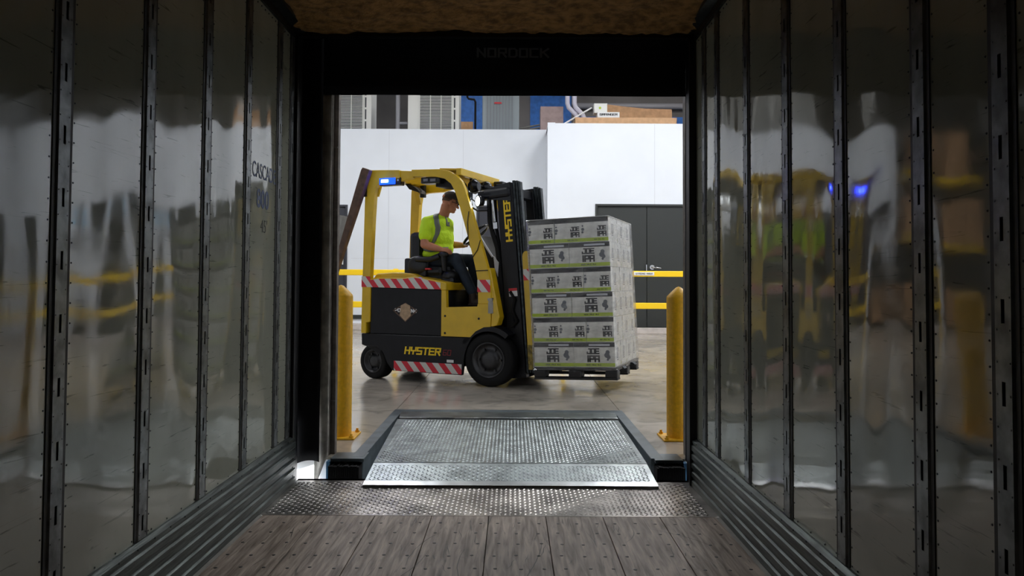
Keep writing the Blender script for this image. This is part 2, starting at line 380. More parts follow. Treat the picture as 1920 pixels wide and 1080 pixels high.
def wrap_mat():
    m = bpy.data.materials.new('stretch_film'); m.use_nodes = True; nt = m.node_tree; L = nt.links
    for n in list(nt.nodes):
        if n.type != 'OUTPUT_MATERIAL': nt.nodes.remove(n)
    out = [n for n in nt.nodes if n.type == 'OUTPUT_MATERIAL'][0]
    t = nt.nodes.new('ShaderNodeBsdfTransparent'); d = nt.nodes.new('ShaderNodeBsdfDiffuse'); g = nt.nodes.new('ShaderNodeBsdfGlossy')
    d.inputs[0].default_value = (.8, .8, .8, 1); g.inputs['Roughness'].default_value = .12
    tc = nt.nodes.new('ShaderNodeTexCoord'); mp = nt.nodes.new('ShaderNodeMapping'); mp.inputs['Scale'].default_value = (1, 1, 4); L.new(tc.outputs['Object'], mp.inputs[0])
    n = nt.nodes.new('ShaderNodeTexNoise'); n.inputs['Scale'].default_value = 6; n.inputs['Detail'].default_value = 5; n.inputs['Distortion'].default_value = 1.2; L.new(mp.outputs[0], n.inputs['Vector'])
    bp = nt.nodes.new('ShaderNodeBump'); bp.inputs['Distance'].default_value = .012; L.new(n.outputs['Fac'], bp.inputs['Height'])
    L.new(bp.outputs[0], g.inputs['Normal']); L.new(bp.outputs[0], d.inputs['Normal'])
    r = nt.nodes.new('ShaderNodeValToRGB'); L.new(n.outputs['Fac'], r.inputs[0]); r.color_ramp.elements[0].position = .35; r.color_ramp.elements[0].color = (.01,)*3+(1,); r.color_ramp.elements[1].position = .75; r.color_ramp.elements[1].color = (.14,)*3+(1,)
    a = nt.nodes.new('ShaderNodeMixShader'); L.new(r.outputs[0], a.inputs[0]); L.new(t.outputs[0], a.inputs[1]); L.new(d.outputs[0], a.inputs[2])
    fr = nt.nodes.new('ShaderNodeFresnel'); fr.inputs[0].default_value = 1.22; L.new(bp.outputs[0], fr.inputs['Normal'])
    fm_ = nt.nodes.new('ShaderNodeMath'); fm_.operation = 'MULTIPLY'; fm_.inputs[1].default_value = .4; L.new(fr.outputs[0], fm_.inputs[0])
    b = nt.nodes.new('ShaderNodeMixShader'); L.new(fm_.outputs[0], b.inputs[0]); L.new(a.outputs[0], b.inputs[1]); L.new(g.outputs[0], b.inputs[2])
    L.new(b.outputs[0], out.inputs[0]); MT['film'] = m
wrap_mat()

# ================================================================== TRAILER (setting)
XL, XR, YR, ZC = -1.362, 1.138, 4.70, 2.805       # left wall, right wall, rear frame, ceiling
Y0 = -2.2                                          # where the dark interior ends behind the camera
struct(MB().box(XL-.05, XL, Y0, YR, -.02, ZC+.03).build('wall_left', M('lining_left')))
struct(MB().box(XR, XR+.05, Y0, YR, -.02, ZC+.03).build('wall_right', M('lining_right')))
struct(MB().box(XL-.05, XR+.05, Y0-.05, Y0, -.02, ZC+.03).build('wall_rear', M('box_grey')))
# foam-sprayed ceiling: a lumpy grid
mb = MB(); nx, ny = 90, 120; x0, x1 = XL, XR; y0, y1 = Y0, YR+.02
from mathutils import noise as mn
vs = []
for j in range(ny+1):
    for i in range(nx+1):
        x = x0+(x1-x0)*i/nx; y = y0 + (y1-y0)*(1-(1-j/ny)**1.6)
        h = mn.noise((x*4, y*4, 0))*.022 + mn.noise((x*13, y*13, 3))*.012 + mn.noise((x*34, y*34, 7))*.006
        ribs = .012*math.cos(y*2*math.pi/.61)
        vs.append((x, y, ZC + h + ribs))
fs = [(j*(nx+1)+i, j*(nx+1)+i+1, (j+1)*(nx+1)+i+1, (j+1)*(nx+1)+i) for j in range(ny) for i in range(nx)]
mb.add(vs, fs, True); mb.box(XL-.05, XR+.05, Y0-.05, YR+.05, ZC+.05, ZC+.08)
struct(mb.build('ceiling', M('foam')))
# wooden floor boards
gap = .004; pw = .3012; px0 = -1.0195 - pw
mb = MB(); mb.box(XL, XR, Y0, YR+.09, -.08, -.03)
k = 0; x = px0
screws = MB()
while x < XR:
    a, b = max(x, XL+.03), min(x+pw, XR-.03)
    if b-a > .02:
        mb.box(a+gap/2, b-gap/2, Y0, 4.045, -.03, 0, .0015)
        yy = 3.93
        row = 0
        while yy > .8:
            for t in ((.18, .52, .86) if row % 2 == 0 else (.14, .48, .82)):
                sx = x + pw*t + random.uniform(-.006, .006); sy = yy + random.uniform(-.008, .008)
                if a+.01 < sx < b-.01:
                    screws.lathe([(.0085, .0002), (.0085, .0007), (.004, .0007)], (sx, sy, 0), n=8)
            yy -= .155; row += 1
    x += pw; k += 1
fl = struct(mb.build('floor', M('plank_wood')))
screws.build('screw', M('shade_and_marks_black'), fl)['kind'] = 'stuff'
# gouges and forklift scratches in the boards
sc = MB()
for k in range(120):
    x = random.uniform(-1.2, 1.0); y = random.uniform(1.6, 3.98); L_ = random.uniform(.03, .22); w_ = random.uniform(.0008, .0022); dx = random.uniform(-.012, .012)
    p = [(x+dx*t*4+.004*math.sin(t*9+k), y+L_*t) for t in (0, .33, .66, 1)]
    ws = [0.0002, w_, w_*.8, .0002]
    sc.add([(a-w, b, .0006) for (a, b), w in zip(p, ws)]+[(a+w, b, .0006) for (a, b), w in zip(p, ws)], [(i, i+1, i+5, i+4) for i in range(3)])
for (x, y, an, L_, cv) in ((-.62, 2.9, 62, .75, .5), (-.20, 3.1, 100, .5, -.4), (.05, 3.15, 75, .6, .3), (-.9, 2.6, 50, .5, .2), (.95, 3.6, 120, .4, .5), (.55, 3.65, 55, .25, .6), (-.45, 3.5, 80, .35, -.5), (.15, 2.7, 95, .6, .2)):
    n = 14; A = R(an); P_ = []; px_, py_ = x, y
    for t in range(n): P_.append((px_, py_, A)); px_ += math.cos(A)*L_/n; py_ += math.sin(A)*L_/n; A += cv/n + random.uniform(-.06, .06)
    q = []
    for i, (a, b, c) in enumerate(P_):
        w = .0014*math.sin(math.pi*(i+.5)/n)+.0003; q += [(a-math.sin(c)*w, b+math.cos(c)*w, .0007), (a+math.sin(c)*w, b-math.cos(c)*w, .0007)]
    sc.add(q, [(2*i, 2*i+1, 2*i+3, 2*i+2) for i in range(n-1)])
sc.build('scratch', M('shade_and_marks_black'), fl)['kind'] = 'stuff'
# worn metal edge strip along both walls
for i, (a, b) in enumerate(((XL+.012, XL+.055), (XR-.055, XR-.012))):
    struct(MB().box(a, b, Y0, 4.03, .001, .004).build('trim_%d' % (1+i), M('plate_grey')))

# diamond tread plate: raised lozenges modelled one by one
def tread(mb, x0, x1, y0, y1, zf, pitch=.027, inset=.01):
    ny_ = int((y1-y0-inset*2)/pitch); nx_ = int((x1-x0-inset*2)/pitch)
    for j in range(ny_):
        for i in range(nx_):
            cx = x0+inset+(i+.5)*pitch; cy = y0+inset+(j+.5)*pitch; an = R(45) if (i+j) % 2 else R(-45)
            a, b, h = pitch*.52, pitch*.16, .0031
            ca, sa = math.cos(an), math.sin(an); q = []
            for (u, v, w) in ((-a, 0, 0), (-a*.4, -b, 0), (a*.4, -b, 0), (a, 0, 0), (a*.4, b, 0), (-a*.4, b, 0), (-a*.45, 0, h), (a*.45, 0, h)):
                X, Y_ = cx+u*ca-v*sa, cy+u*sa+v*ca; q.append((X, Y_, zf(Y_)+w))
            mb.add(q, [(0,1,6), (1,2,7,6), (2,3,7), (3,4,7), (4,5,6,7), (5,0,6)])
mb = MB(); mb.box(XL+.03, XR-.03, 4.05, YR+.09, -.03, .0)
tread(mb, XL+.04, XR-.04, 4.055, YR+.03, lambda y: 0.0)
mb.box(XL+.03, XR-.03, YR+.05, YR+.09, -.12, .0)
struct(mb.build('trim_3', M('worn_plate')), 'steel tread plate at the rear end of the trailer floor')
# ribbed scuff liners
for i, (sx, xw) in enumerate(((1, XL), (-1, XR))):
    mb = MB(); prof = [(0, 0), (.034, 0)]
    z = .0
    for kx in range(5):
        prof += [(.036, z+.006), (.036, z+.034), (.026, z+.040), (.026, z+.050)]; z += .053
    prof += [(.030, .262), (.030, .275), (.010, .285), (0, .285)]
    mb.prism([(xw + sx*p[0], p[1]) for p in prof], Y0, YR, 'xz')
    yy = .4
    while yy < YR-.02:
        for zz in (.272,):
            mb.lathe([(.005, 0), (.004, sx*.003)], (xw+sx*.030, yy, zz), 'x', 8)
        mb.lathe([(.004, 0), (.003, sx*.003)], (xw+sx*.030, yy+.06, .252-.19), 'x', 8)
        mb.lathe([(.004, 0), (.003, sx*.002)], (xw+sx*.001, yy+.03, .295), 'x', 8)
        yy += .13
    struct(mb.build('baseboard_%s' % ('left', 'right')[i], M('scuff_steel')), 'ribbed steel scuff liner along foot of %s trailer wall' % ('left', 'right')[i])
# slotted logistic posts
LY = [.95, 1.46, 1.745, 2.277, 2.815, 3.352, 3.87, 4.388, 4.635]
RY = [.95, 1.23, 1.746, 2.099, 2.614, 3.128, 3.66, 4.19, 4.47]
tn = 4
for side, xw, ys in ((1, XL, LY), (-1, XR, RY)):
    for y in ys:
        mb = MB(); X = lambda d: xw + side*d
        def bx(d0, d1, y0, y1, z0, z1):
            a, b = sorted((X(d0), X(d1))); mb.box(a, b, y0, y1, z0, z1)
        z0, z1 = .287, ZC-.05; hw, sl = .029, .0065
        # side webs and hollow channel
        z = z0
        ph = (.03 if int(y*1000) % 2 else .1)
        zs = []; q = z0 + ph
        while q < z1-.1: zs.append(q); q += .19
        prev = z0
        for q in zs:
            bx(.006, .008, y-hw, y+hw, prev, q)
            bx(.006, .008, y-hw, y-sl, q, q+.056); bx(.006, .008, y+sl, y+hw, q, q+.056)
            prev = q+.056
        bx(.006, .008, y-hw, y+hw, prev, z1)
        for s_ in (-1, 1):
            a = y+s_*hw; mb.add([(X(.008), a, z0), (X(.008), a, z1), (X(.003), a+s_*.006, z1), (X(.003), a+s_*.006, z0)], [(0, 1, 2, 3)])
        q = z0+.02
        while q < z1:
            for s_ in (-1, 1):
                mb.lathe([(.0028, 0), (.0022, side*.0016)], (X(.008), y+s_*(hw-.006), q), 'x', 6)
            q += .075
        p = struct(mb.build('trim_%d' % tn, M('post_steel')), 'slotted steel post set in the trailer side wall'); tn += 1
        mb = MB()
        for s_ in (-1, 1):
            a, b = sorted((y+s_*(hw+.004), y+s_*(hw+.021))); bx(.0, .003, a, b, z0, z1)
        bx(0, .002, y-hw, y+hw, z0, z1)
        mb.build('shade_band', M('shade_and_marks_black'), p)  # flat black bands paint the shade of gaps beside and inside the post
        mb = MB(); q = z0+.01
        while q < z1:
            for s_ in (-1, 1):
                mb.lathe([(.0034, 0), (.0026, side*.0018)], (X(.0), y+s_*(hw+.033), q), 'x', 6)
            q += .062
        mb.build('rivet_row', M('steel_dark'), p)
# top rails, rear frame of the trailer
for xs, n_ in (((XL, XL+.07), 'left'), ((XR-.07, XR), 'right')):
    mb = MB(); s_ = 1 if n_ == 'left' else -1; xw = XL if n_ == 'left' else XR
    mb.prism([(xw, ZC-.06), (xw+s_*.015, ZC-.06), (xw+s_*.02, ZC-.02), (xw+s_*.07, ZC-.005), (xw+s_*.07, ZC+.03), (xw, ZC+.03)], Y0, YR, 'xz')
    q = .5
    while q < YR:
        mb.lathe([(.005, 0), (.004, s_*.004)], (xw+s_*.004, q, ZC-.085), 'x', 6); q += .06
    struct(mb.build('trim_%d' % tn, M('steel_dark'))); tn += 1
mb = MB()
mb.box(XL-.07, XL+.020, YR, YR+.09, -.15, ZC+.06); mb.box(XR-.035, XR+.07, YR, YR+.09, -.15, ZC+.06)
mb.box(XL+.020, XR-.035, YR, YR+.05, ZC-.03, ZC+.06)
mb.box(XL-.02, XL+.028, YR-.035, YR, .0, ZC-.04, .004); mb.box(XR-.045, XR+.02, YR-.035, YR, .0, ZC-.04, .004)
struct(mb.build('trim_%d' % tn, M('black_frame')), 'black rear door frame of the trailer'); tn += 1
# trailer lettering on the left lining, between two posts
lt = tag(font_text('wall_stencil', 'CASCADE', .085, M('letter_blue'), None, (XL+.0012, 3.945, 1.79), (0, 1, 0), (0, 0, 1), .0004, .0, .385),
         'faded blue lettering above the number on left trailer wall', 'lettering')
lt2 = tag(font_text('wall_number', '800', .10, M('letter_blue'), None, (XL+.0012, 4.02, 1.635), (0, 1, 0), (0, 0, 1), .0004, .003, .20),
         'blue number under the lettering on left trailer wall', 'number')
lt3 = tag(font_text('wall_mark', "45'", .075, M('letter_black'), None, (XL+.0012, 4.085, 1.50), (0, 1, 0), (0, 0, 1), .0004, -.002, .11),
         'small black handwritten mark below blue number on left trailer wall', 'mark')

# ================================================================== DOCK SHELTER
ZD = .10; YE = 4.935                                # dock floor level, dock edge
def cloth(name, x0, x1, z0, z1, y, nx, nz, amp, fx, bottom=None, mat_='curtain', thick=.006, ph=0):
    """hanging curtain with real folds and thickness; bottom(x) lets the hem be uneven"""
    mb = MB(); vs = []
    for j in range(nz+1):
        for i in range(nx+1):
            u = i/nx; w = j/nz; x = x0+(x1-x0)*u; zb = z0 + (bottom(u) if bottom else 0); z = zb+(z1-zb)*w
            yy = y + amp*math.sin(fx*u*6.283+ph+.6*math.sin(z*2))*(.4+.6*(1-w)) + amp*.6*mn.noise((x*7+ph, z*2.2, ph))
            vs.append((x, yy, z))
    fs = [(j*(nx+1)+i, j*(nx+1)+i+1, (j+1)*(nx+1)+i+1, (j+1)*(nx+1)+i) for j in range(nz) for i in range(nx)]
    mb.add(vs, fs, True); o = mb.build(name, M(mat_)); m_ = o.modifiers.new('thick', 'SOLIDIFY'); m_.thickness = thick; return o
hc = cloth('header_curtain', XL-.35, XR+.35, 2.447, 3.3, YE-.055, 60, 12, .006, 3)
tag(hc, 'black header curtain hanging over the dock opening', 'curtain')
letters('NORDOCK', .066, .47, thick=1.25, depth=.0015, gap=1.9, origin=(-.236, YE-.074, 2.69)).build('lettering', M('ghost_grey'), hc)['label'] = 'faint grey NORDOCK lettering'
lc = cloth('side_curtain', XL-.40, -1.225, .052, 3.0, YE-.075, 26, 40, .012, 2.2, bottom=lambda u: .03*math.sin(u*9)+.02*u)
tag(lc, 'black side curtain at left of the dock opening', 'curtain', 'curtains either side of the dock opening')
cloth('lit_curtain_edge', -1.262, -1.172, -.045, 2.46, YE-.045, 8, 40, .012, .8, bottom=lambda u: .23*max(0, u-.25) , mat_='lit_curtain_edge', ph=1)\
    .parent = lc
rc = cloth('side_curtain', 1.118, XR+.40, .02, 3.0, YE-.065, 26, 60, .022, 3.4, bottom=lambda u: .09*max(0, 1-u*8), ph=2, mat_='curtain_crease')
tag(rc, 'black creased side curtain at right of the dock opening', 'curtain', 'curtains either side of the dock opening')
# unseen pads added round the trailer to block leaking sky light
mb = MB(); mb.box(XL-.62, XL-.075, 4.45, YE+.035, .34, 3.35, .02); mb.build('side_light_block', M('curtain'), lc)
mb = MB(); mb.box(XR+.075, XR+.62, 4.45, YE+.035, .02, 3.35, .02); mb.build('side_light_block', M('curtain'), rc)
mb = MB(); mb.box(XL-.62, XR+.62, 4.45, YE-.10, ZC+.065, 3.35, .02); mb.build('head_light_block', M('curtain'), hc)
# dock wall with its opening (outer face daylight-white, inside painted)
mb = MB(); OX0, OX1, OZ = -1.28, 1.30, 2.75
mb.box(-14, OX0, YE+.04, YE+.16, ZD, 9); mb.box(OX1, 12.5, YE+.04, YE+.16, ZD, 9); mb.box(OX0, OX1, YE+.04, YE+.16, OZ, 9)
struct(mb.build('wall_front', M('wall_white')), 'dock wall around the loading opening')
mb = MB(); mb.box(-14, -1.045, YE, YE+.3, -1.4, ZD-.015); mb.box(.99, 12.5, YE, YE+.3, -1.4, ZD-.015)
struct(mb.build('wall_dock_face', M('dock_white')), 'white concrete dock face seen through gap beside trailer')
struct(MB().box(-40, 40, -30, YE, -1.45, -1.4).build('floor_outside', M('ground')))
# door tracks
for x, s_, lab in ((-1.171, 1, 'left'), (1.20, -1, 'right')):
    mb = MB(); mb.box(x-.022, x+.010, YE+.09, YE+.15, ZD, 2.9, .003); mb.box(x-.05, x-.02, YE+.06, YE+.16, ZD, 2.9, .003)
    for q in range(6): mb.obox((x-.01, YE+.085, .45+q*.42), (.03, .012, .012))
    t = struct(mb.build('trim_%d' % tn, M('track_brown')), 'brown steel door track at %s of dock opening' % lab); tn += 1

# ================================================================== WAREHOUSE (setting)
WX0, WX1, WY1 = -13.0, 11.5, 22.5
# floor: slab pieces round the leveler pit, with saw-cut joints
mb = MB(); PX0, PX1, PY1 = -.965, .905, 6.45
cuts_x = [WX0, -8.2, -4.6, -1.02, .965, 4.6, 8.2, WX1]; cuts_y = [YE+.004, 6.74, 10.4, 14.1, WY1]
for i in range(len(cuts_x)-1):
    for j in range(len(cuts_y)-1):
        a, b, c, d = cuts_x[i], cuts_x[i+1], cuts_y[j], cuts_y[j+1]
        if a == -1.02 and c < YE+.1: continue
        mb.box(a+.003, b-.003, c+.003*(j > 0), d-.003, ZD-.06, ZD)
mb.box(WX0, -1.06, YE+.31, WY1, ZD-.2, ZD-.012); mb.box(1.0, WX1, YE+.31, WY1, ZD-.2, ZD-.012); mb.box(-1.06, 1.0, 6.78, WY1, ZD-.2, ZD-.012)
struct(mb.build('floor_warehouse', M('concrete')), 'polished warehouse floor with saw-cut joints')
YB, YB2 = 17.25, 18.3; ZR = 4.905; XC = .81
def dwall(name, y, xa, xb, z1, doors, mt='wall_white'):
    mb = MB(); x = xa
    for (d0, d1, dz) in sorted(doors):
        mb.box(x, d0, y, y+.15, ZD, z1); mb.box(d0, d1, y, y+.15, dz, z1); x = d1
    mb.box(x, xb, y, y+.15, ZD, z1)
    return struct(mb.build(name, M(mt)))
DZ = 3.04
dwall('wall_back_right', YB, XC, WX1, ZR-.01, [(1.895, 4.35, DZ), (4.75, 6.15, DZ), (6.65, 7.7, DZ), (9.1, 10.3, DZ)])
dwall('wall_back_left', YB2, -7.6, XC+.02, 4.955, [(-.865, .655, 3.10), (-7.2, -3.985, 3.10)])
struct(MB().box(XC, XC+.12, YB+.02, YB2, ZD, ZR-.01).build('wall_return', M('wall_white')))
struct(MB().box(XC-.01, XC+.165, YB-.02, YB+.0, ZD, ZR).build('trim_%d' % tn, M('wall_white')), 'white corner trim on the projecting room'); tn += 1
mb = MB()
# wall panel joints
for x in (3.25, 5.5, 8.2): mb.box(x, x+.006, YB-.003, YB, DZ, ZR-.02)
for x in (-3.0, -1.2, -7.4, -9.8): mb.box(x, x+.006, YB2-.003, YB2, ZD, 4.93)
mb.box(-3.9, -.9, YB2-.003, YB2, 1.80, 1.804)
struct(mb.build('trim_%d' % tn, M('paper_grey')), 'thin panel joints in the white room walls'); tn += 1
# curb / baseboard
struct(MB().box(XC, WX1, YB-.22, YB+.01, ZD, ZD+.13, .01).build('baseboard_right_room', M('base_pale')))
struct(MB().box(WX0, XC, YB2-.42, YB2+.01, ZD, ZD+.14, .01).build('baseboard_left_room', M('base_pale')))
struct(MB().box(WX0, XC, YB2-.03, YB2-.001, ZD+.24, ZD+.34).build('trim_%d' % tn, M('door_dark')), 'dark strip along foot of the left room wall'); tn += 1
# roof of the room, far wall, ceiling and side walls of the warehouse
struct(MB().box(WX0, WX1, YB2+.02, WY1, 4.80, 4.88).build('floor_room_roof', M('roof_dark')))
struct(MB().box(XC, WX1, YB+.02, YB2+.05, 4.78, 4.86).build('floor_room_roof', M('roof_dark')))
struct(MB().box(WX0, WX1, WY1, WY1+.1, ZD, 9).build('wall_far', M('wall_far')))
struct(MB().box(WX0-.1, WX0, YE, WY1, ZD, 9).build('wall_far_left', M('wall_white')))
struct(MB().box(WX1, WX1+.1, YE, WY1, ZD, 9).build('wall_far_right', M('wall_white')))
struct(MB().box(-14, 12.5, YE, WY1+.1, 9, 9.1).build('ceiling_warehouse', M('roof_dark')))
for (a, b, z0_, z1_) in ((-1.6, -.85, 5.3, 8), (.52, 1.75, 5.0, 8), (1.95, 5.4, 5.74, 6.2)):
    struct(MB().box(a, b, WY1-.03, WY1-.001, z0_, z1_).build('trim_%d' % tn, M('blue_wall')), 'blue painted panel on far warehouse wall'); tn += 1

# doors
def door(n, x0, x1, z1, y, split, mt, handle=None, lab=''):
    mb = MB(); t = .05
    mb.box(x0, x0+t, y-.03, y+.1, ZD, z1, .004); mb.box(x1-t, x1, y-.03, y+.1, ZD, z1, .004); mb.box(x0+t, x1-t, y-.03, y+.1, z1-t, z1, .004)
    fr = struct(mb.build('door_%d' % n, M(mt)), lab)
    xs = [x0+t] + ([split] if split else []) + [x1-t]
    for a, b in zip(xs, xs[1:]): MB().box(a+.006, b-.006, y+.01, y+.06, ZD+.14, z1-t-.006, .003).build('door_leaf', M(mt), fr)
    if handle:
        hx, hz = handle; mb = MB(); mb.lathe([(.055, y-.02), (.055, y+.01)], (hx, 0, hz), 'y', 16); mb.tube([(hx, y-.02, hz), (hx, y-.09, hz), (hx+.19, y-.09, hz-.02)], .022, 8)
        mb.box(hx-.14, hx-.12, y-.03, y+.01, hz-.12, hz+.06)
        mb.build('door_handle', M('chrome'), fr)
    return fr
door(1, 1.895, 4.35, DZ, YB, 3.075, 'door_dark', (3.19, 1.60), 'dark double door behind pallet load')
door(2, 4.75, 6.15, DZ, YB, 0, 'door_dark'); door(3, 6.65, 7.7, DZ, YB, 0, 'door_dark'); door(6, 9.1, 10.3, DZ, YB, 0, 'door_dark')
door(4, -.865, .655, 3.10, YB2, 0, 'door_blue_dark', None, 'dark door behind the forklift mast')
d5 = door(5, -7.2, -3.985, 3.10, YB2, -5.6, 'door_blue_dark', None, 'dark door at left edge of the dock opening')
MB().box(-4.10, -4.075, YB2-.05, YB2+.01, 1.65, 1.83, .005).build('door_handle', M('white_paint'), d5)

# storage rack and small lamps that show only in the glossy trailer walls and from the side
rk = thing('storage_rack', 'tall steel rack left of the white room, mirrored in the trailer wall', 'rack', (-8.75, 17.9, ZD))
for x in (-.95, .95):
    for y in (0, .9): MB().box(x-.05, x+.05, y-.04, y+.04, 0, 5.2).build('post', M('door_blue_dark'), rk)
for z in (2.0, 3.55):
    for y in (0, .9): MB().box(-.95, .95, y-.025, y+.025, z, z+.12).build('beam', M('rail_yellow'), rk)
for i, (x, z, w_) in enumerate(((-.45, 2.12, .42), (.45, 2.12, .40), (0, 3.67, .5), (-.4, 0, .45), (.5, 0, .42))):
    tag(MB().box(-8.75+x-w_, -8.75+x+w_, 17.88, 18.75, ZD+z+.002, ZD+z+1.05-(i % 2)*.12, .01).build('carton', M('cardboard')), ['brown carton on left of the middle rack shelf', 'brown carton on right of the middle rack shelf', 'wide brown carton on top rack shelf', 'brown carton on floor at left under the rack', 'brown carton on floor at right under the rack'][i], 'carton', 'cartons stored on the rack')
for z in (2.66, 2.86): tag(MB().box(6.26, 6.32, YB-.05, YB, z-.035, z+.035, .01).build('indicator_lamp', M('cyan_lens')), '%s of two small cyan lamps on wall right of the double doors' % ('lower' if z < 2.7 else 'upper'), 'lamp', 'cyan lamps on the white wall')
# guard rail
YG = 16.2
gr = thing('guard_rail', 'yellow two-beam guard rail in front of the dark doors', 'railing', (0, YG, ZD))
for z0_, z1_ in ((1.275, 1.40), (.590, .72)):
    o = MB().box(-6.2, 10.8, -.06, 0, z0_-.0, z1_-.0, .012).build('rail', M('rail_yellow'), gr)
for x in (-6.1, -2.49, 1.1, 4.75, 8.4, 10.7):
    MB().box(x-.05, x+.05, 0, .10, 0, 1.42, .008).box(x-.11, x+.11, -.04, .16, 0, .015).build('post', M('rail_yellow'), gr)
sg = tag(MB().box(2.60, 3.03, YG-.072, YG-.0605, ZD+1.305, ZD+1.375).build('rail_sign', M('white_paint')), 'small white sign stuck on the upper yellow rail', 'sign')
letters('STAGING AREA'.replace(' ', ' '), .034, .36, thick=.9, depth=.003, gap=1.6, origin=(2.635, YG-.072, ZD+1.323)).build('lettering', M('letter_black'), sg)

# bollards
def bollard(x, y, lab):
    t = thing('bollard', lab, 'bollard', (x, y, ZD), group='yellow bollards beside the dock opening')
    h = 1.06
    prof = [(.088, .012), (.088, h-.035), (.085, h-.02), (.055, h+.012), (.02, h+.045), (.002, h+.052)]
    MB().lathe(prof, n=40).build('post', M('bollard_yellow'), t)
    MB().box(-.135, .135, -.135, .135, 0, .012, .003).build('base_plate', M('bollard_yellow'), t)
    for a, b in ((-1, -1), (1, -1), (-1, 1), (1, 1)):
        MB().lathe([(.016, .012), (.016, .026), (.009, .026), (.009, .04)], (a*.11, b*.11, 0), n=6, smooth=False).build('bolt', M('bollard_yellow'), t)
bollard(-1.262, 5.60, 'yellow steel bollard with domed cap left of dock leveler')
bollard(1.232, 5.60, 'yellow steel bollard with domed cap right of dock leveler')

# dock leveler
dl = thing('dock_leveler', 'steel dock leveler with tread plate deck and lip resting on trailer floor', 'dock leveler', (0, YE, 0))
def zdeck(y): return .098 - (6.33-y)*(.026/1.42)
mb = MB(); a, b, c, d = -.945, .888, 4.925, 6.33
vs = [(a, d, zdeck(d)), (b, d, zdeck(d)), (.878, c, zdeck(c)), (-.885, c, zdeck(c))]
mb = MB(); mb.m = Matrix.Translation((0, -YE, 0))
mb.add([v for v in vs]+[(v[0], v[1], v[2]-.03) for v in vs], [(0,1,2,3),(7,6,5,4)]+[(i, i+4, (i+1) % 4+4, (i+1) % 4) for i in range(4)])
tread(mb, -.885, .878, c, d, zdeck, .0262); tread(mb, -.93, -.885, 5.6, d, zdeck, .0262)
mb.build('deck', M('galv_plate'), dl)
def zlip(y): return .018 + (y-4.578)*(.052/.345)
mb = MB(); mb.m = Matrix.Translation((0, -YE, 0))
vs = [(-.885, 4.923, zlip(4.923)), (.878, 4.923, zlip(4.923)), (.885, 4.64, zlip(4.64)), (-.888, 4.64, zlip(4.64))]
mb.add(vs+[(v[0], v[1], v[2]-.016) for v in vs], [(0,1,2,3),(7,6,5,4)]+[(i, i+4, (i+1) % 4+4, (i+1) % 4) for i in range(4)])
tread(mb, -.885, .88, 4.64, 4.92, zlip, .0262)
lp = mb.build('lip', M('galv_plate'), dl)
mb = MB(); mb.m = Matrix.Translation((0, -YE, 0))
mb.prism([(4.64, zlip(4.64)-.016), (4.64, zlip(4.64)), (4.585, .018), (4.578, .006), (4.578, .003)], -.889, .886, 'yz')
mb.build('bevelled_edge', M('galv_lip'), lp)
mb = MB(); mb.m = Matrix.Translation((0, -YE, 0))
for k in range(8):
    x = -.93+k*.2285; mb.tube([(x+.004, 6.345, .100 + (.003 if k % 2 else 0)), (x+.222, 6.345, .100 + (.003 if k % 2 else 0))], .011, 10)
mb.build('hinge', M('galv_lip'), dl)
mb = MB(); mb.m = Matrix.Translation((0, -YE, 0))
mb.prism([(-.935, 6.36), (.888, 6.36), (.915, 6.66), (-.965, 6.66)][::-1], .07, .103, 'xy')
mb.build('rear_plate', M('galv_plate'), dl)
for side, (xa, xb) in (('l', (-1.035, -.955)), ('r', (.905, .985))):
    mb = MB(); mb.m = Matrix.Translation((0, -YE, 0))
    mb.box(xa, xb, YE, 6.78, -.1, ZD+.004, .003); mb.build('side_frame', M('grey_paint'), dl)
mb = MB(); mb.m = Matrix.Translation((0, -YE, 0)); mb.box(-1.035, .985, 6.665, 6.78, -.1, ZD+.0035, .003); mb.build('back_frame', M('grey_paint'), dl)
struct(MB().box(-1.06, 1.0, YE, 6.78, -.75, -.7).build('floor_pit', M('roof_dark')))
struct(MB().box(-1.06, 1.0, 6.76, 6.9, -.75, ZD-.1).build('wall_pit', M('roof_dark')))
for xx in ((-1.07, -1.035), (.985, 1.02)): struct(MB().box(xx[0], xx[1], YE, 6.78, -.75, ZD-.06).build('wall_pit', M('roof_dark')))
# rubber dock bumpers with steel caps
for (x0, x1, lab, sgn) in ((-1.158, -.962, 'black laminated rubber dock bumper left of leveler lip', -1), (.925, 1.105, 'black laminated rubber dock bumper right of leveler lip', 1)):
    t = thing('dock_bumper', lab, 'dock bumper', ((x0+x1)/2, YE, 0), group='dock bumpers beside leveler lip'); w = (x1-x0)/2
    mb = MB()
    n = 14
    for k in range(n):
        a = -w + k*2*w/n; mb.box(a+.0008, a+2*w/n-.0008, -.105, -.002, -.28, .068+random.uniform(-.004, .004))
    mb.box(-w, w, -.09, -.004, -.27, .055)
    mb.build('rubber_pad', M('rubber'), t)
    MB().box(-w-.0, w+.02*(sgn < 0), -.045, .14, .082, .103, .003).build('top_plate', M('grey_paint'), t)
    mb = MB(); e = -w-.022 if sgn < 0 else w; mb.box(e, e+.022, -.06, .0, -.30, .085)
    mb.lathe([(.011, -.062), (.011, -.06)], (e+.011, 0, .04), 'y', 10)
    mb.build('steel_bracket', M('blue_steel'), t)

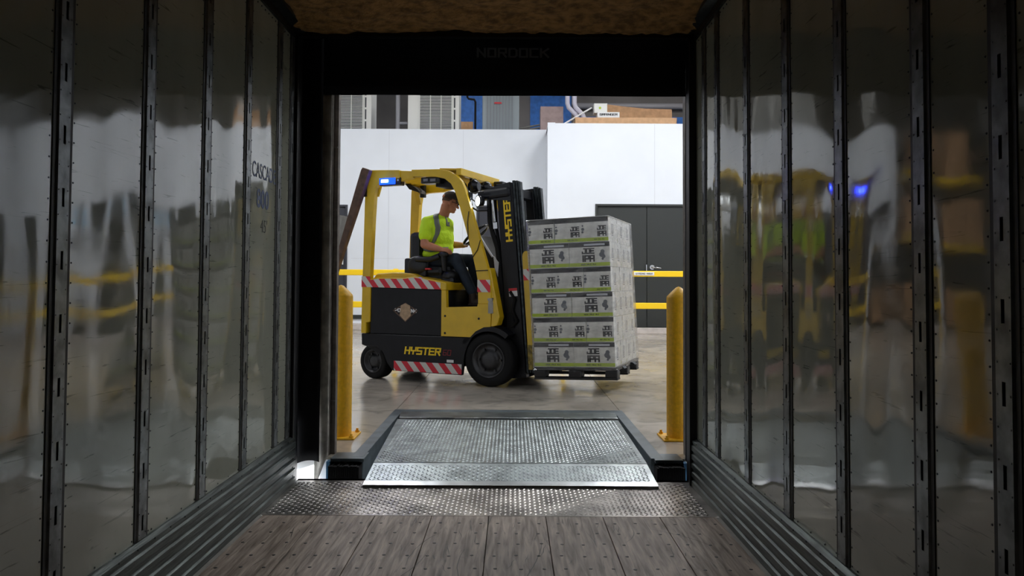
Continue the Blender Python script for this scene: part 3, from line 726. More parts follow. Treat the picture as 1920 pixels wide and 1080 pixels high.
# ================================================================== ROOF-TOP EQUIPMENT
def ac_unit(x0, x1, gx0, gx1, lab, y=18.75, z1=6.3):
    t = thing('condenser_unit', lab, 'air conditioner', ((x0+x1)/2, y, 4.95), group='white condenser units on the room roof'); c = (x0+x1)/2
    mb = MB(); mb.box(x0-c, x1-c, .03, .75, 0.0, z1-4.95, .01); mb.build('casing', M('ac_white'), t)
    MB().box(gx0-c, gx1-c, .016, .032, .06, z1-5.0).build('grille_recess', M('ac_dark'), t)
    mb = MB(); q = .08
    while q < z1-5.05: mb.box(gx0-c, gx1-c, .0, .015, q, q+.012); q += .038
    for k in range(4):
        a = gx0-c+(gx1-gx0)*k/3; mb.box(a-.008, a+.008, -.006, .016, .05, z1-5.0)
    mb.build('grille', M('ac_white'), t)
    mb = MB()
    for k in range(4): mb.box(gx1-c+.05, gx1-c+.085, .022, .0302, .04+k*.30, .29+k*.30)
    mb.build('slot', M('ac_dark'), t)
    MB().box(x0-c-.03, x1-c+.03, -.02, .78, -.07, 0, .006).build('base_rail', M('mid_grey'), t)
ac_unit(-4.75, -3.53, -4.6, -3.74, 'white condenser unit at left end above the room')
ac_unit(-2.62, -1.34, -2.32, -1.52, 'white condenser unit with side panel, second from the left')
t = thing('heat_pump', 'tall grey unit with vertical louvres above the room', 'air conditioner', (-.30, 18.75, 4.95))
MB().box(-.46, .46, .03, .75, 0, 1.35, .02).build('casing', M('ac_grey'), t)
mb = MB()
for k in range(9): mb.box(-.34+k*.077, -.32+k*.077, .0, .031, .03, 1.3)
mb.build('louvre', M('mid_grey'), t)
MB().box(-.16, .02, -.012, .001, .74, .78).build('name_plate', M('red_paint'), t)
MB().box(-.62, .6, -.03, .80, -.07, 0).build('base_rail', M('blue_steel'), t)
mb = MB(); mb.tube([(-2.90, 19.0, 4.88), (-2.90, 19.0, 8.5)], .055, 12); mb.tube([(-2.90, 19.0, 5.24), (-2.66, 19.0, 5.24)], .04, 10)
tag(mb.build('drain_pipe', M('pipe_grey')), 'thick grey vertical pipe with branch between white condenser units', 'pipe')
mb = MB(); mb.tube([(-1.10, 18.7, 4.88), (-.93, 18.7, 4.88), (-.93, 18.7, 5.72), (-.96, 18.7, 5.78), (-1.10, 18.7, 5.80), (-1.13, 18.7, 5.84), (-1.14, 18.7, 6.3)], .027, 10)
tag(mb.build('insulated_hose', M('rubber')), 'thin black insulated line bent beside the grey louvred unit', 'hose')
tag(MB().box(-1.30, -1.0, 18.95, 19.0, 4.88, 5.28).build('cardboard_sheet', M('cardboard')), 'brown cardboard sheet standing between condenser units', 'cardboard')
t = tag(MB().box(.68, 1.24, 18.45, 18.95, 4.88, 5.56, .006).build('electrical_box', M('cardboard_pink')), 'square pinkish brown box left of white plastic pipes', 'box')
mb = MB(); mb.tube([(.15, 19.2, 5.16), (.68, 19.0, 5.22)], .022, 8); mb.tube([(.20, 19.1, 4.88), (.27, 19.1, 5.02), (.42, 19.1, 5.12), (.68, 19.05, 5.16)], .024, 8)
tag(mb.build('conduit', M('plate_grey')), 'two thin conduits running into the pinkish brown box', 'conduit')
for i, dx in enumerate((1.33, 1.50)):
    mb = MB(); mb.tube([(dx, 18.3, 8.0), (dx, 18.3, 5.60), (dx+.03, 18.3, 5.50), (dx+.2, 18.3, 5.33), (dx+.24, 18.3, 5.25), (dx+.24, 18.3, 4.86)], .055, 14)
    tag(mb.build('plastic_pipe', M('pvc')), ('left' if i == 0 else 'right')+'most of two white plastic pipes with an angled elbow', 'pipe', 'white plastic pipes on the room roof')
tag(MB().tube([(1.05, 17.75, 4.885), (1.86, 17.75, 5.37)], .02, 8).build('white_rod', M('white_paint')), 'thin white rod leaning across in front of plastic pipes', 'rod')
# long open cardboard carton
t = thing('cardboard_carton', 'long open shallow cardboard carton lying on the room roof', 'carton', (2.66, 17.7, 4.86))
mb = MB(); mb.box(-1.2, 1.2, 0, .01, 0, .27); mb.box(-1.2, 1.2, 0, .5, 0, .01); mb.box(-1.2, -1.19, 0, .5, 0, .235); mb.box(1.19, 1.2, 0, .5, 0, .235)
mb.build('tray', M('cardboard_pale'), t)
mb = MB(); mb.add([(-.46, .5, .05), (1.2, .5, .05), (1.2, .56, .60), (.55, .58, .62), (.1, .57, .66), (-.46, .55, .72), (-.46, .51, .05), (1.2, .51, .05), (1.2, .57, .60), (.55, .59, .62), (.1, .58, .66), (-.46, .56, .72)],
    [(0,1,2,3,4,5), (11,10,9,8,7,6)]+[(i, i+6, (i+1) % 6+6, (i+1) % 6) for i in range(6)])
mb.build('flap', M('cardboard'), t)
t = tag(MB().box(2.0, 2.52, 17.75, 18.1, 4.875, 5.27, .004).build('parts_box', M('white_paint')), 'white parts box with bold black printed word in open carton', 'box')
letters('GRAINGER', .055, .42, thick=1.5, depth=.003, gap=1.6, origin=(2.05, 17.75, 5.185)).build('lettering', M('letter_black'), t)
t = tag(MB().box(1.93, 2.24, 17.85, 18.1, 5.272, 5.50, .004).build('small_box', M('ac_white')), 'small white box with round green mark on top of parts box', 'box')
MB().lathe([(.03, 17.846), (.03, 17.85)], (2.07, 0, 5.39), 'y', 16).build('green_mark', M('green_band'), t)
mb = MB(); mb.tube([(1.9, 22.375, 6.5), (5.8, 22.375, 6.5)], .092, 10)
tag(mb.build('overhead_pipe', M('pipe_grey')), 'long grey horizontal pipe high on the far wall', 'pipe')

# ================================================================== FORKLIFT
FL_LOC, FL_ROT = (-.193, 8.218, .10), (0, 0, R(-24))
fk = thing('forklift', 'yellow and black electric forklift carrying a wrapped pallet of cases', 'forklift', FL_LOC, FL_ROT)
# chassis
ch = [(-1.72,.53),(-1.715,.40),(-1.66,.385),(-1.50,.385),(-1.42,.33),(-1.36,.20),(-1.285,.118),(-.385,.112),(-.372,.20),(-.36,.33),(-.33,.42),(-.285,.50),(-.27,.53)]
mb = MB(); mb.prism(ch, .0, .045, 'xz', .006); mb.prism(ch, 1.055, 1.10, 'xz', .006)
mb.prism([(-1.72,.53),(-1.72,.40),(-1.30,.20),(-.40,.20),(-.29,.50),(-.27,.53)], .045, 1.055, 'xz')
mb.box(-1.74, -1.60, .12, .98, .25, .55, .02); mb.box(-.40, .10, .26, .84, .16, .50)
cz = mb.build('chassis', M('black_body'), fk)
MB().box(-1.265, -.39, -.004, .001, .122, .232).build('stripe_tape', M('stripes'), cz)
letters('HYSTER', .092, .47, thick=1.35, depth=.003, slant=.16, gap=1.7, origin=(-1.130, -.0005, .312)).build('lettering', M('letter_yellow'), cz)['label'] = 'yellow HYSTER lettering'
letters('60', .062, .10, thick=.6, depth=.002, slant=.16, gap=1.8, origin=(-.628, -.0005, .322)).build('number', M('dull_red'), cz)
MB().box(-.575, -.49, -.003, .001, .245, .275).build('small_decal', M('white_paint'), cz)
# front fender arc
arc_o = [(-.067+.37*math.cos(R(a)), .29+.37*math.sin(R(a))) for a in range(150, 40, -10)]
arc_i = [(-.067+.315*math.cos(R(a)), .29+.315*math.sin(R(a))) for a in range(150, 40, -10)]
for va, vb in ((.0, .24), (.86, 1.10)): MB().strip(arc_o, arc_i, va, vb).build('fender', M('black_body'), fk)
# battery side door with badge
bd = MB().prism([(-1.592,.535),(-.648,.535),(-.648,1.05),(-1.592,1.075)], .004, .03, 'xz', .006).build('battery_door', M('black_body'), fk)
MB().prism([(-1.62,.53),(-.64,.53),(-.64,1.06),(-1.62,1.09)], .035, 1.065, 'xz').build('battery_box', M('black_body'), fk)
hx = [(-1.18,.868),(-1.12,.892),(-1.06,.868),(-1.045,.755),(-1.12,.69),(-1.195,.755)]
dm = [(-1.29,.81),(-1.12,.90),(-.955,.81),(-1.12,.68)]
MB().strip(dm+dm[:1], [(-1.265,.81),(-1.12,.885),(-.98,.81),(-1.12,.70),(-1.265,.81)], -.001, .005).build('badge_outline', M('rust_brown'), bd)
MB().prism(hx, -.003, .005, 'xz').build('badge_sticker', M('sticker_brown'), bd)
letters('PO', .045, .075, thick=1.4, depth=.002, origin=(-1.262, .003, .79)).build('badge_letters', M('white_paint'), bd)
letters('NE', .045, .075, thick=1.4, depth=.002, origin=(-1.048, .003, .785)).build('badge_letters', M('white_paint'), bd)
# rear lower housing of the near and far pillars
mb = MB()
for v0, v1 in ((-.004, .10), (1.0, 1.104)):
    mb.prism([(-1.725,.535),(-1.655,.535),(-1.655,.66),(-1.60,.67),(-1.595,1.10),(-1.715,1.14)], v0, v1, 'xz', .006)
mb.box(-1.73, -1.66, .1, 1.0, .55, 1.12, .01)
mb.build('rear_housing', M('yellow'), fk)
# hood
mb = MB()
top = [(-1.70,1.10),(-1.71,1.165),(-1.50,1.185),(-1.13,1.185),(-1.02,1.20),(-.90,1.185),(-.64,1.142),(-.59,1.128),(-.59,1.045),(-.66,1.045),(-.66,1.065)]
mb.prism(top, -.006, 1.106, 'xz', .008)
mb.prism([(-1.66,1.16),(-1.60,1.235),(-1.35,1.25),(-1.12,1.235),(-1.0,1.19)], .12, .98, 'xz', .012)
hd = mb.build('hood', M('yellow'), fk)
mb = MB(); mb.prism([(-1.61,1.075),(-1.61,1.155),(-1.50,1.172),(-1.13,1.172),(-1.02,1.187),(-.90,1.172),(-.66,1.130),(-.66,1.055)], -.009, -.005, 'xz'); mb.build('stripe_tape', M('stripes'), hd)
mb = MB(); mb.box(-1.72, -1.60, -.008, -.002, 1.075, 1.20); mb.build('stripe_tape', M('stripes'), hd)
# front cowl side panels with the step opening
side = [(-.648,1.045),(-.648,.535),(-.285,.535),(-.22,.60),(-.12,.648),(-.04,.655),(-.035,.90),(-.195,.90),(-.20,.872),(-.585,.858),(-.592,1.045)]
cw = MB().prism(side, -.004, .05, 'xz').build('step_panel', M('yellow'), fk); MB().prism(side, 1.05, 1.104, 'xz').build('step_panel', M('yellow'), fk)
for (a, b) in ((-.60,.76),(-.60,.57),(-.18,.74)): MB().lathe([(.013, -.007), (.013, -.003)], (a, 0, b), 'y', 10).build('bolt', M('black_body'), cw)
MB().box(-.66, -.17, .05, 1.05, .80, .862).box(-.66, -.60, .05, 1.05, .53, 1.04).build('floor_plate', M('black_body'), fk)
mb = MB(); mb.prism([(-.20,.86),(-.10,.655),(-.03,.655),(.0,.9),(-.02,1.28),(-.14,1.28)], .30, 1.05, 'xz'); mb.build('front_bulkhead', M('black_body'), fk)
MB().prism([(-.59,.86),(-.25,.86),(-.30,1.0),(-.50,1.03)], 1.02, 1.05, 'xz').build('inner_panel', M('rail_yellow'), fk)
# front lower column (yellow) beside the mast
for va, vb in ((.01, .14), (.96, 1.09)): MB().prism([(-.135,1.285),(-.055,1.295),(.060,.76),(.03,.67),(-.04,.65),(-.03,.92)], va, vb, 'xz', .006).build('front_column', M('yellow'), fk)
for q in ((-.08, 1.20), (-.05, 1.08), (-.02, .96)): MB().lathe([(.01, .004), (.01, .01)], (q[0], 0, q[1]), 'y', 8).build('bolt', M('black_body'), fk)
# overhead guard
gu = bpy.data.objects.new('overhead_guard', None)
ho = [(-1.058,2.425),(-.701,2.412),(-.578,2.388),(-.476,2.335),(-.405,2.255),(-.361,2.166),(-.273,1.897),(-.155,1.541),(-.073,1.279),(-.04,1.134),(-.025,.90)]
hi = [(-1.057,2.345),(-.749,2.329),(-.625,2.300),(-.545,2.240),(-.492,2.15),(-.455,2.05),(-.375,1.80),(-.270,1.45),(-.222,1.26),(-.197,1.134),(-.194,.90)]
mb = MB(); mb.strip(ho, hi, 0, .06); mb.strip(ho, hi, 1.04, 1.10)
ro = [(-1.22,2.43),(-1.50,2.445),(-1.645,2.452),(-1.672,2.42),(-1.688,2.30),(-1.698,1.9),(-1.712,1.283),(-1.72,1.05)]
ri = [(-1.21,2.29),(-1.45,2.285),(-1.515,2.27),(-1.545,2.24),(-1.562,2.15),(-1.578,1.9),(-1.605,1.283),(-1.612,1.05)]
mb.strip(ro, ri, 0.0, .075); mb.strip(ro, ri, 1.025, 1.10)
mb.prism([(-1.23,2.425),(-1.04,2.41),(-1.04,2.33),(-1.23,2.29)], .015, .06, 'xz'); mb.prism([(-1.23,2.425),(-1.04,2.41),(-1.04,2.33),(-1.23,2.29)], 1.04, 1.09, 'xz')
gd = mb.build('overhead_guard', M('yellow'), fk, bevel=.006)
mb = MB(); mb.box(-1.64, -1.50, .05, 1.05, 2.37, 2.445, .006)   # rear cross beam
for s_ in (1, -1):
    v = .075 if s_ == 1 else 1.025
    mb.prism([(v, 2.14), (v, 2.38), (v+s_*.24, 2.38), (v+s_*.07, 2.30)], -1.60, -1.54, 'yz')
for k in range(4): mb.box(-1.655, -1.645, .18+k*.19, .30+k*.19, 2.39, 2.41)
mb.box(-.50, -.435, .04, 1.06, 2.335, 2.415, .006)
mb.prism([(-.50,2.415),(-.72,2.43),(-.72,2.41),(-.50,2.395)], .06, 1.04, 'xz')
mb.build('cross_beam', M('yellow'), gd)
mb = MB()
for k in range(6): mb.box(-1.5, -.60, .19+k*.13, .21+k*.13, 2.36, 2.40, .003)
mb.build('roof_bar', M('yellow'), gd)
MB().box(-.20, -.045, -.006, -.001, 1.03, 1.165).build('stripe_tape', M('stripes'), gd)
# devices hung under the guard
t_ = MB().box(-1.49, -1.20, .0, .09, 2.255, 2.345, .01).build('blue_warning_lamp', M('black_gloss'), fk)
MB().box(-1.465, -1.365, -.012, .0, 2.292, 2.328, .006).build('lens', M('blue_core'), t_)
MB().box(-1.49, -1.27, -.006, .002, 2.268, 2.345, .006).build('lens_surround', M('blue_lens'), t_)
MB().lathe([(.012, -.02), (.012, 0)], (-1.225, 0, 2.31), 'y', 10).build('knob', M('chrome'), t_)
bl = bpy.data.lights.new('warning_lamp_light', 'POINT'); bl.energy = 2.5; bl.color = (0, .02, 1); bl.shadow_soft_size = .03
blo = bpy.data.objects.new('warning_lamp_light', bl); COL.objects.link(blo); blo.parent = t_; blo.location = (-1.41, -.06, 2.31)
t_ = MB().box(-.97, -.72, .06, .20, 2.265, 2.34, .012).build('guard_control_box', M('black_gloss'), fk)
MB().box(-.93, -.87, .052, .061, 2.29, 2.32).box(-.84, -.77, .052, .061, 2.285, 2.315).build('panel', M('mid_grey'), t_)
MB().prism([(-.83,2.33),(-.83,2.235),(-.62,2.215),(-.55,2.16),(-.50,2.15),(-.55,2.28),(-.60,2.33)], .16, .40, 'xz', .005).build('rear_display', M('black_body'), fk)
mb = MB(); mb.prism([(-1.59,2.38),(-1.45,2.33),(-1.38,2.28),(-1.36,2.24),(-1.40,2.26),(-1.52,2.30)], .70, .86, 'xz', .004); mb.box(-1.50, -1.44, .93, .99, 2.22, 2.38, .006)
mb.build('horn', M('black_body'), fk)
# work lamps at the front edge
wl = MB().lathe([(.02, -.02), (.07, 0), (.085, .05), (.07, .09), (.03, .12)], (-.40, 0, 2.25), 'y', 18).build('work_lamp', M('black_gloss'), fk)
wl.location = (0, .55, 0)
MB().lathe([(.05, 0), (.08, .03), (.09, .07), (.05, .12)], (0, 0, 0), 'x', 18).build('work_lamp', M('black_gloss'), fk, loc=(-.46, .30, 2.235))
MB().tube([(-.47,.35,2.34),(-.46,.34,2.28),(-.42,.5,2.26),(-.38,.7,2.27),(-.36,.95,2.28)], .018, 8).box(-.42, -.30, .85, .98, 2.23, 2.36, .01).build('lamp_bracket', M('black_gloss'), fk)
hl = MB().box(-.345, -.315, .04, .10, 1.99, 2.14, .004).tube([(-.33,.07,2.13),(-.17,.07,2.135)], .008, 6).tube([(-.33,.07,2.08),(-.27,.07,2.03)], .007, 6).tube([(-.31,.07,1.97),(-.24,.07,1.93),(-.12,.07,1.93)], .012, 6).build('head_lamp', M('black_gloss'), fk)
rot_l = Matrix.Translation((-.245, .10, 2.04)) @ Matrix.Rotation(R(-35), 4, 'Z')
mb = MB(); mb.m = rot_l; mb.lathe([(.02, .07), (.055, .05), (.066, .0), (.066, -.012), (.056, -.014)], axis='y', n=24, caps=False); mb.build('lamp_bowl', M('black_gloss'), hl)
mb = MB(); mb.m = rot_l; mb.lathe([(.001, -.020), (.03, -.018), (.055, -.010)], axis='y', n=24); mb.build('lens', M('white_lens'), hl)
# tilted brace and plate behind the rear pillar
mb = MB(); mb.prism([(-1.68,2.475),(-1.58,2.44),(-1.69,2.15),(-2.06,1.20),(-2.12,1.20),(-1.76,2.28),(-1.70,2.45)], -.075, -.01, 'xz', .004)
br = mb.build('rear_brace', M('rust_brown'), fk)
mb = MB(); mb.add([(-2.03,-.05,1.93),(-1.963,-.06,1.92),(-1.875,-.03,1.90),(-2.08,-.03,1.28),(-2.12,-.06,1.28),(-2.16,-.05,1.28),
                   (-2.03,-.042,1.93),(-1.963,-.052,1.92),(-1.875,-.022,1.90),(-2.08,-.022,1.28),(-2.12,-.052,1.28),(-2.16,-.042,1.28)],
        [(0,1,4,5),(1,2,3,4),(11,10,7,6),(10,9,8,7),(0,6,7,1),(1,7,8,2),(2,8,9,3),(3,9,10,4),(4,10,11,5),(5,11,6,0)])
mb.build('brace_plate', M('plate_grey'), br)
MB().box(-1.72, -1.66, .0, .04, 2.14, 2.25).build('brace_bracket', M('black_body'), fk)
# wheels
def wheel(u, v0, v1, r, rim, name='front_wheel', steer=0):
    e = bpy.data.objects.new(name, None); COL.objects.link(e); e.parent = fk; e.location = (u, (v0+v1)/2, r); e.rotation_euler = (0, 0, R(steer)); h = (v1-v0)/2
    MB().lathe([(rim, -h+.01), (rim+.02, -h), (r*.93, -h+.002), (r*.985, -h+.02), (r, -h+.05), (r, h-.05), (r*.985, h-.02), (r*.93, h-.002), (rim+.02, h), (rim, h-.01)], axis='y', n=56, caps=False).build('tire', M('rubber'), e)
    MB().lathe([(rim+.004, -h+.006), (rim, -h+.0), (rim-.012, -h+.006), (rim-.02, -h+.05), (rim*.55, -h+.055), (rim*.5, -h+.02), (rim*.3, -h+.012), (.001, -h+.012)], axis='y', n=48, caps=False).build('rim', M('wheel_rim'), e)
    for k in range(6): a = k*math.pi/3; MB().lathe([(.012, -h+.03), (.012, -h+.055)], (rim*.68*math.cos(a), 0, rim*.68*math.sin(a)), 'y', 6, smooth=False).build('lug_nut', M('wheel_rim'), e)
mat('wheel_rim', (.05, .05, .052), .4, .6)
for v0, v1 in ((.0, .21), (.89, 1.10)): wheel(-.067, v0, v1, .292, .19, 'front_wheel')
for v0, v1 in ((.06, .24), (.86, 1.04)): wheel(-1.59, v0, v1, .205, .135, 'rear_wheel', -8)
# seat
MB().box(-1.27, -1.12, .30, .74, 1.34, 1.73, .05).box(-1.29, -1.24, .36, .68, 1.30, 1.66, .02).build('backrest', M('seat_vinyl'), fk)
mb = MB(); mb.box(-1.27, -.80, .28, .76, 1.20, 1.33, .05); mb.ell((-1.12, .27, 1.33), (.15, .05, .12)); mb.ell((-1.15, .77, 1.33), (.15, .05, .12)); mb.box(-1.30, -1.00, .245, .30, 1.19, 1.42, .024)
mb.build('seat', M('seat_vinyl'), fk)
mb = MB(); mb.box(-.80, -.60, .20, .86, .86, 1.20, .05); mb.ell((-.70, .30, 1.20), (.10, .10, .08)); mb.build('seat_skirt', M('seat_vinyl'), fk)
MB().box(-1.2, -.8, .3, .74, 1.18, 1.22).build('seat_base', M('black_body'), fk)
mb = MB(); mb.tube([(-1.12, .23, 1.40), (-.92, .22, 1.40), (-.80, .22, 1.44)], [.03, .034, .036], 10); mb.ell((-.76, .235, 1.455), (.07, .045, .04)); mb.tube([(-.76, .235, 1.44), (-.75, .25, 1.27)], [.04, .03], 10)
mb.build('armrest', M('seat_vinyl'), fk)
MB().box(-1.0, -.93, .225, .27, 1.28, 1.30, .004).build('belt_buckle', M('red_paint'), fk)
# steering wheel and dash
mb = MB(); cx = Vector((-.525, .60, 1.70)); nrm = Vector((-.62, -.12, .77)).normalized(); e1 = nrm.orthogonal().normalized(); e2 = nrm.cross(e1)
mb.tube([cx + (e1*math.cos(t*math.pi/16) + e2*math.sin(t*math.pi/16))*.175 for t in range(32)], .017, 10, closed=True)
for k in range(3):
    a = k*2.094+.4; mb.tube([cx-nrm*.03, cx + (e1*math.cos(a)+e2*math.sin(a))*.17], .011, 8)
mb.ell(cx-nrm*.03, (.045, .045, .04)); mb.tube([cx-nrm*.04, cx-nrm*.05+Vector((.24, 0, -.26))], .03, 10)
mb.build('steering_wheel', M('black_gloss'), fk)
ds = MB().prism([(-.35,1.66),(-.31,1.675),(-.06,1.33),(-.06,1.29),(-.28,1.29)], .22, .98, 'xz', .006).build('dash', M('black_body'), fk)
MB().prism([(-.305,1.682),(-.275,1.655),(-.115,1.425),(-.128,1.418),(-.30,1.655)], .20, .23, 'xz').prism([(-.10,1.43),(-.035,1.36),(-.045,1.20),(-.085,1.30)], .19, .21, 'xz').build('dash_strip', M('paper_grey'), ds)
for pts in ([(-.31,-.008,1.92),(-.325,-.008,1.80),(-.315,-.008,1.62)], [(-.165,-.008,1.60),(-.20,-.008,1.49),(-.262,-.008,1.41)], [(-.215,-.007,1.262),(-.07,-.007,1.268)]):
    MB().tube(pts, .005, 6).build('cable', M('black_gloss'), fk)
MB().lathe([(.034, 0), (.034, .10), (.028, .14)], (-.045, .02, .80), 'z', 14).box(-.075, -.015, -.01, .05, .935, .965, .006).build('fluid_bottle', M('plate_grey'), fk)
# ---------------- mast (tilted back 5 degrees)
ms = bpy.data.objects.new('mast', None); COL.objects.link(ms); ms.parent = fk; ms.location = (.30, 0, .10); ms.rotation_euler = (0, R(-5), 0)
for v0, v1, top in ((.20, .29, 2.155), (.81, .90, 2.155)):
    mb = MB(); mb.box(-.19, .0, v0, v1, .0, top, .006); mb.box(-.19, -.17, v0+.02, v1+.02, .2, top)
    mb.build('outer_channel', M('black_body'), ms)
    mb = MB(); mb.box(.003, .032, v0+.01, v1, .05, top+.02, .004); mb.box(.036, .062, v0+.015, v1, .05, top+.015, .004); mb.box(.066, .092, v0+.02, v1, .04, top-.0, .004)
    mb.build('inner_channel', M('steel_dark'), ms)
for za, zb in ((2.02, 2.12), (1.0, 1.07), (.45, .6), (.08, .2)): MB().box(-.18, -.02, .29, .81, za, zb, .006).build('mast_crossbar', M('black_body'), ms)
mb = MB(); MB().tube([(-.08, .42, .15), (-.08, .42, 2.0)], .035, 12).build('lift_cylinder', M('black_gloss'), ms); MB().tube([(-.08, .68, .15), (-.08, .68, 2.0)], .035, 12).build('lift_cylinder', M('black_gloss'), ms)
mb = MB(); mb.box(-.42, -.02, .16, .30, 2.00, 2.11, .03); mb.prism([(-.42,2.02),(-.42,2.10),(-.02,2.16),(-.02,1.95)], .19, .26, 'xz'); mb.build('hose_guard', M('black_gloss'), ms)
mb = MB(); mb.tube([(-.30,.22,2.0),(-.31,.22,1.75),(-.28,.22,1.60),(-.24,.22,1.45),(-.22,.22,.9)], .028, 10); mb.tube([(-.24,.25,2.0),(-.25,.25,1.7),(-.21,.25,1.3),(-.21,.25,.5)], .02, 8); mb.tube([(-.20,.3,1.98),(-.21,.3,1.4),(-.20,.3,.4)], .016, 8)
mb.build('hydraulic_hose', M('rubber'), ms)
MB().tube([(-.245,.19,1.98),(-.235,.19,1.74)], .016, 8).box(-.25, -.20, .17, .2, 1.66, 1.73).build('cylinder_rod', M('chrome'), ms)
mb = MB(); mb.tube([(-.11,.185,.95),(-.06,.185,.86),(-.10,.185,.74),(-.05,.185,.62),(-.12,.185,.56)], .018, 8); mb.box(-.16, -.09, .18, .2, .55, .72); mb.build('hose_loop', M('rubber'), ms)
letters('HYSTER', .088, .50, thick=1.45, depth=.003, slant=.0, gap=1.5, origin=(-.034, .1995, 1.50), ex=(0, 0, 1), ey=(-1, 0, 0)).build('lettering', M('letter_yellow'), ms)['label'] = 'yellow HYSTER lettering running up the mast'
MB().box(-.13, -.03, .197, .201, .895, .985).build('warning_label', M('white_paint'), ms)
MB().box(-.13, -.03, .195, .1975, .955, .985).build('warning_band', M('red_paint'), ms)
# carriage, load backrest uprights and forks
cg = bpy.data.objects.new('carriage', None); COL.objects.link(cg); cg.parent = fk; cg.location = (.30, 0, .10); cg.rotation_euler = (0, R(-4), 0)
for v0, v1 in ((.06, .16), (.94, 1.04)):
    MB().prism([(.095,.36),(.095,1.32),(.11,1.355),(.135,1.37),(.165,1.365),(.172,1.33),(.172,.36)], v0, v1, 'xz', .004).build('backrest_upright', M('yellow'), cg)
    MB().box(.092, .172, v0, v1, .10, .365, .004).build('worn_foot', M('worn_yellow') if 'worn_yellow' in MT else mat('worn_yellow', (.30, .22, .04), .6, var=.6, vscale=30), cg)
MB().box(.10, -.0+.17, .055, .06, 1.055, 1.175).build('stripe_tape', M('stripes'), cg)
MB().box(.10, .16, .16, .94, .30, .40, .006).box(.10, .16, .16, .94, 1.24, 1.30, .006).box(.10, .16, .16, .94, .62, .70, .006).box(.10, .15, .32, .34, .3, 1.3).box(.10, .15, .5, .52, .3, 1.3).box(.10, .15, .7, .72, .3, 1.3).build('crossbar', M('black_body'), cg)
for v in (.30, .72):
    MB().prism([(.145,.48),(.172,.48),(.172,.10),(1.05,.098),(1.08,.07),(.15,.058)], v, v+.10, 'xz', .003).build('fork', M('steel_dark'), cg)

# ================================================================== PALLET AND CASES
U, V = Vector((math.cos(R(24)), -math.sin(R(24)), 0)), Vector((math.sin(R(24)), math.cos(R(24)), 0))
LW, LD = .868, 1.13
base = Vector(FL_LOC) + U*.487 + V*.0 + Vector((0, 0, .118))
LR = Matrix.Translation(base) @ Matrix.Rotation(R(-20), 4, 'Z') @ Matrix.Rotation(R(-2.0), 4, 'Y')
def place(o, lx, ly, lz, rz=0):
    o.matrix_world = LR @ Matrix.Translation((lx, ly, lz)) @ Matrix.Rotation(rz, 4, 'Z')
pl = thing('pallet', 'black plastic pallet on the forks under the wrapped cases', 'pallet')
mb = MB(); a0, a1, b0, b1 = -.01, LW+.015, -.01, LD+.02
mb.box(a0, a1, b0, b1, .095, .128, .006)
mb.build('deck', M('pallet_black'), pl)
for x0, x1 in ((a0, a0+.13), ((a0+a1)/2-.07, (a0+a1)/2+.07), (a1-.13, a1)):
    for y0, y1 in ((b0, b0+.13), ((b0+b1)/2-.07, (b0+b1)/2+.07), (b1-.13, b1)):
        MB().box(x0, x1, y0, y1, .022, .096, .012).build('block', M('pallet_black'), pl)
for y0, y1 in ((b0, b0+.13), ((b0+b1)/2-.06, (b0+b1)/2+.06), (b1-.13, b1)):
    MB().box(a0, a1, y0, y1, 0, .023, .005).build('runner', M('pallet_black'), pl)
place(pl, 0, 0, 0)

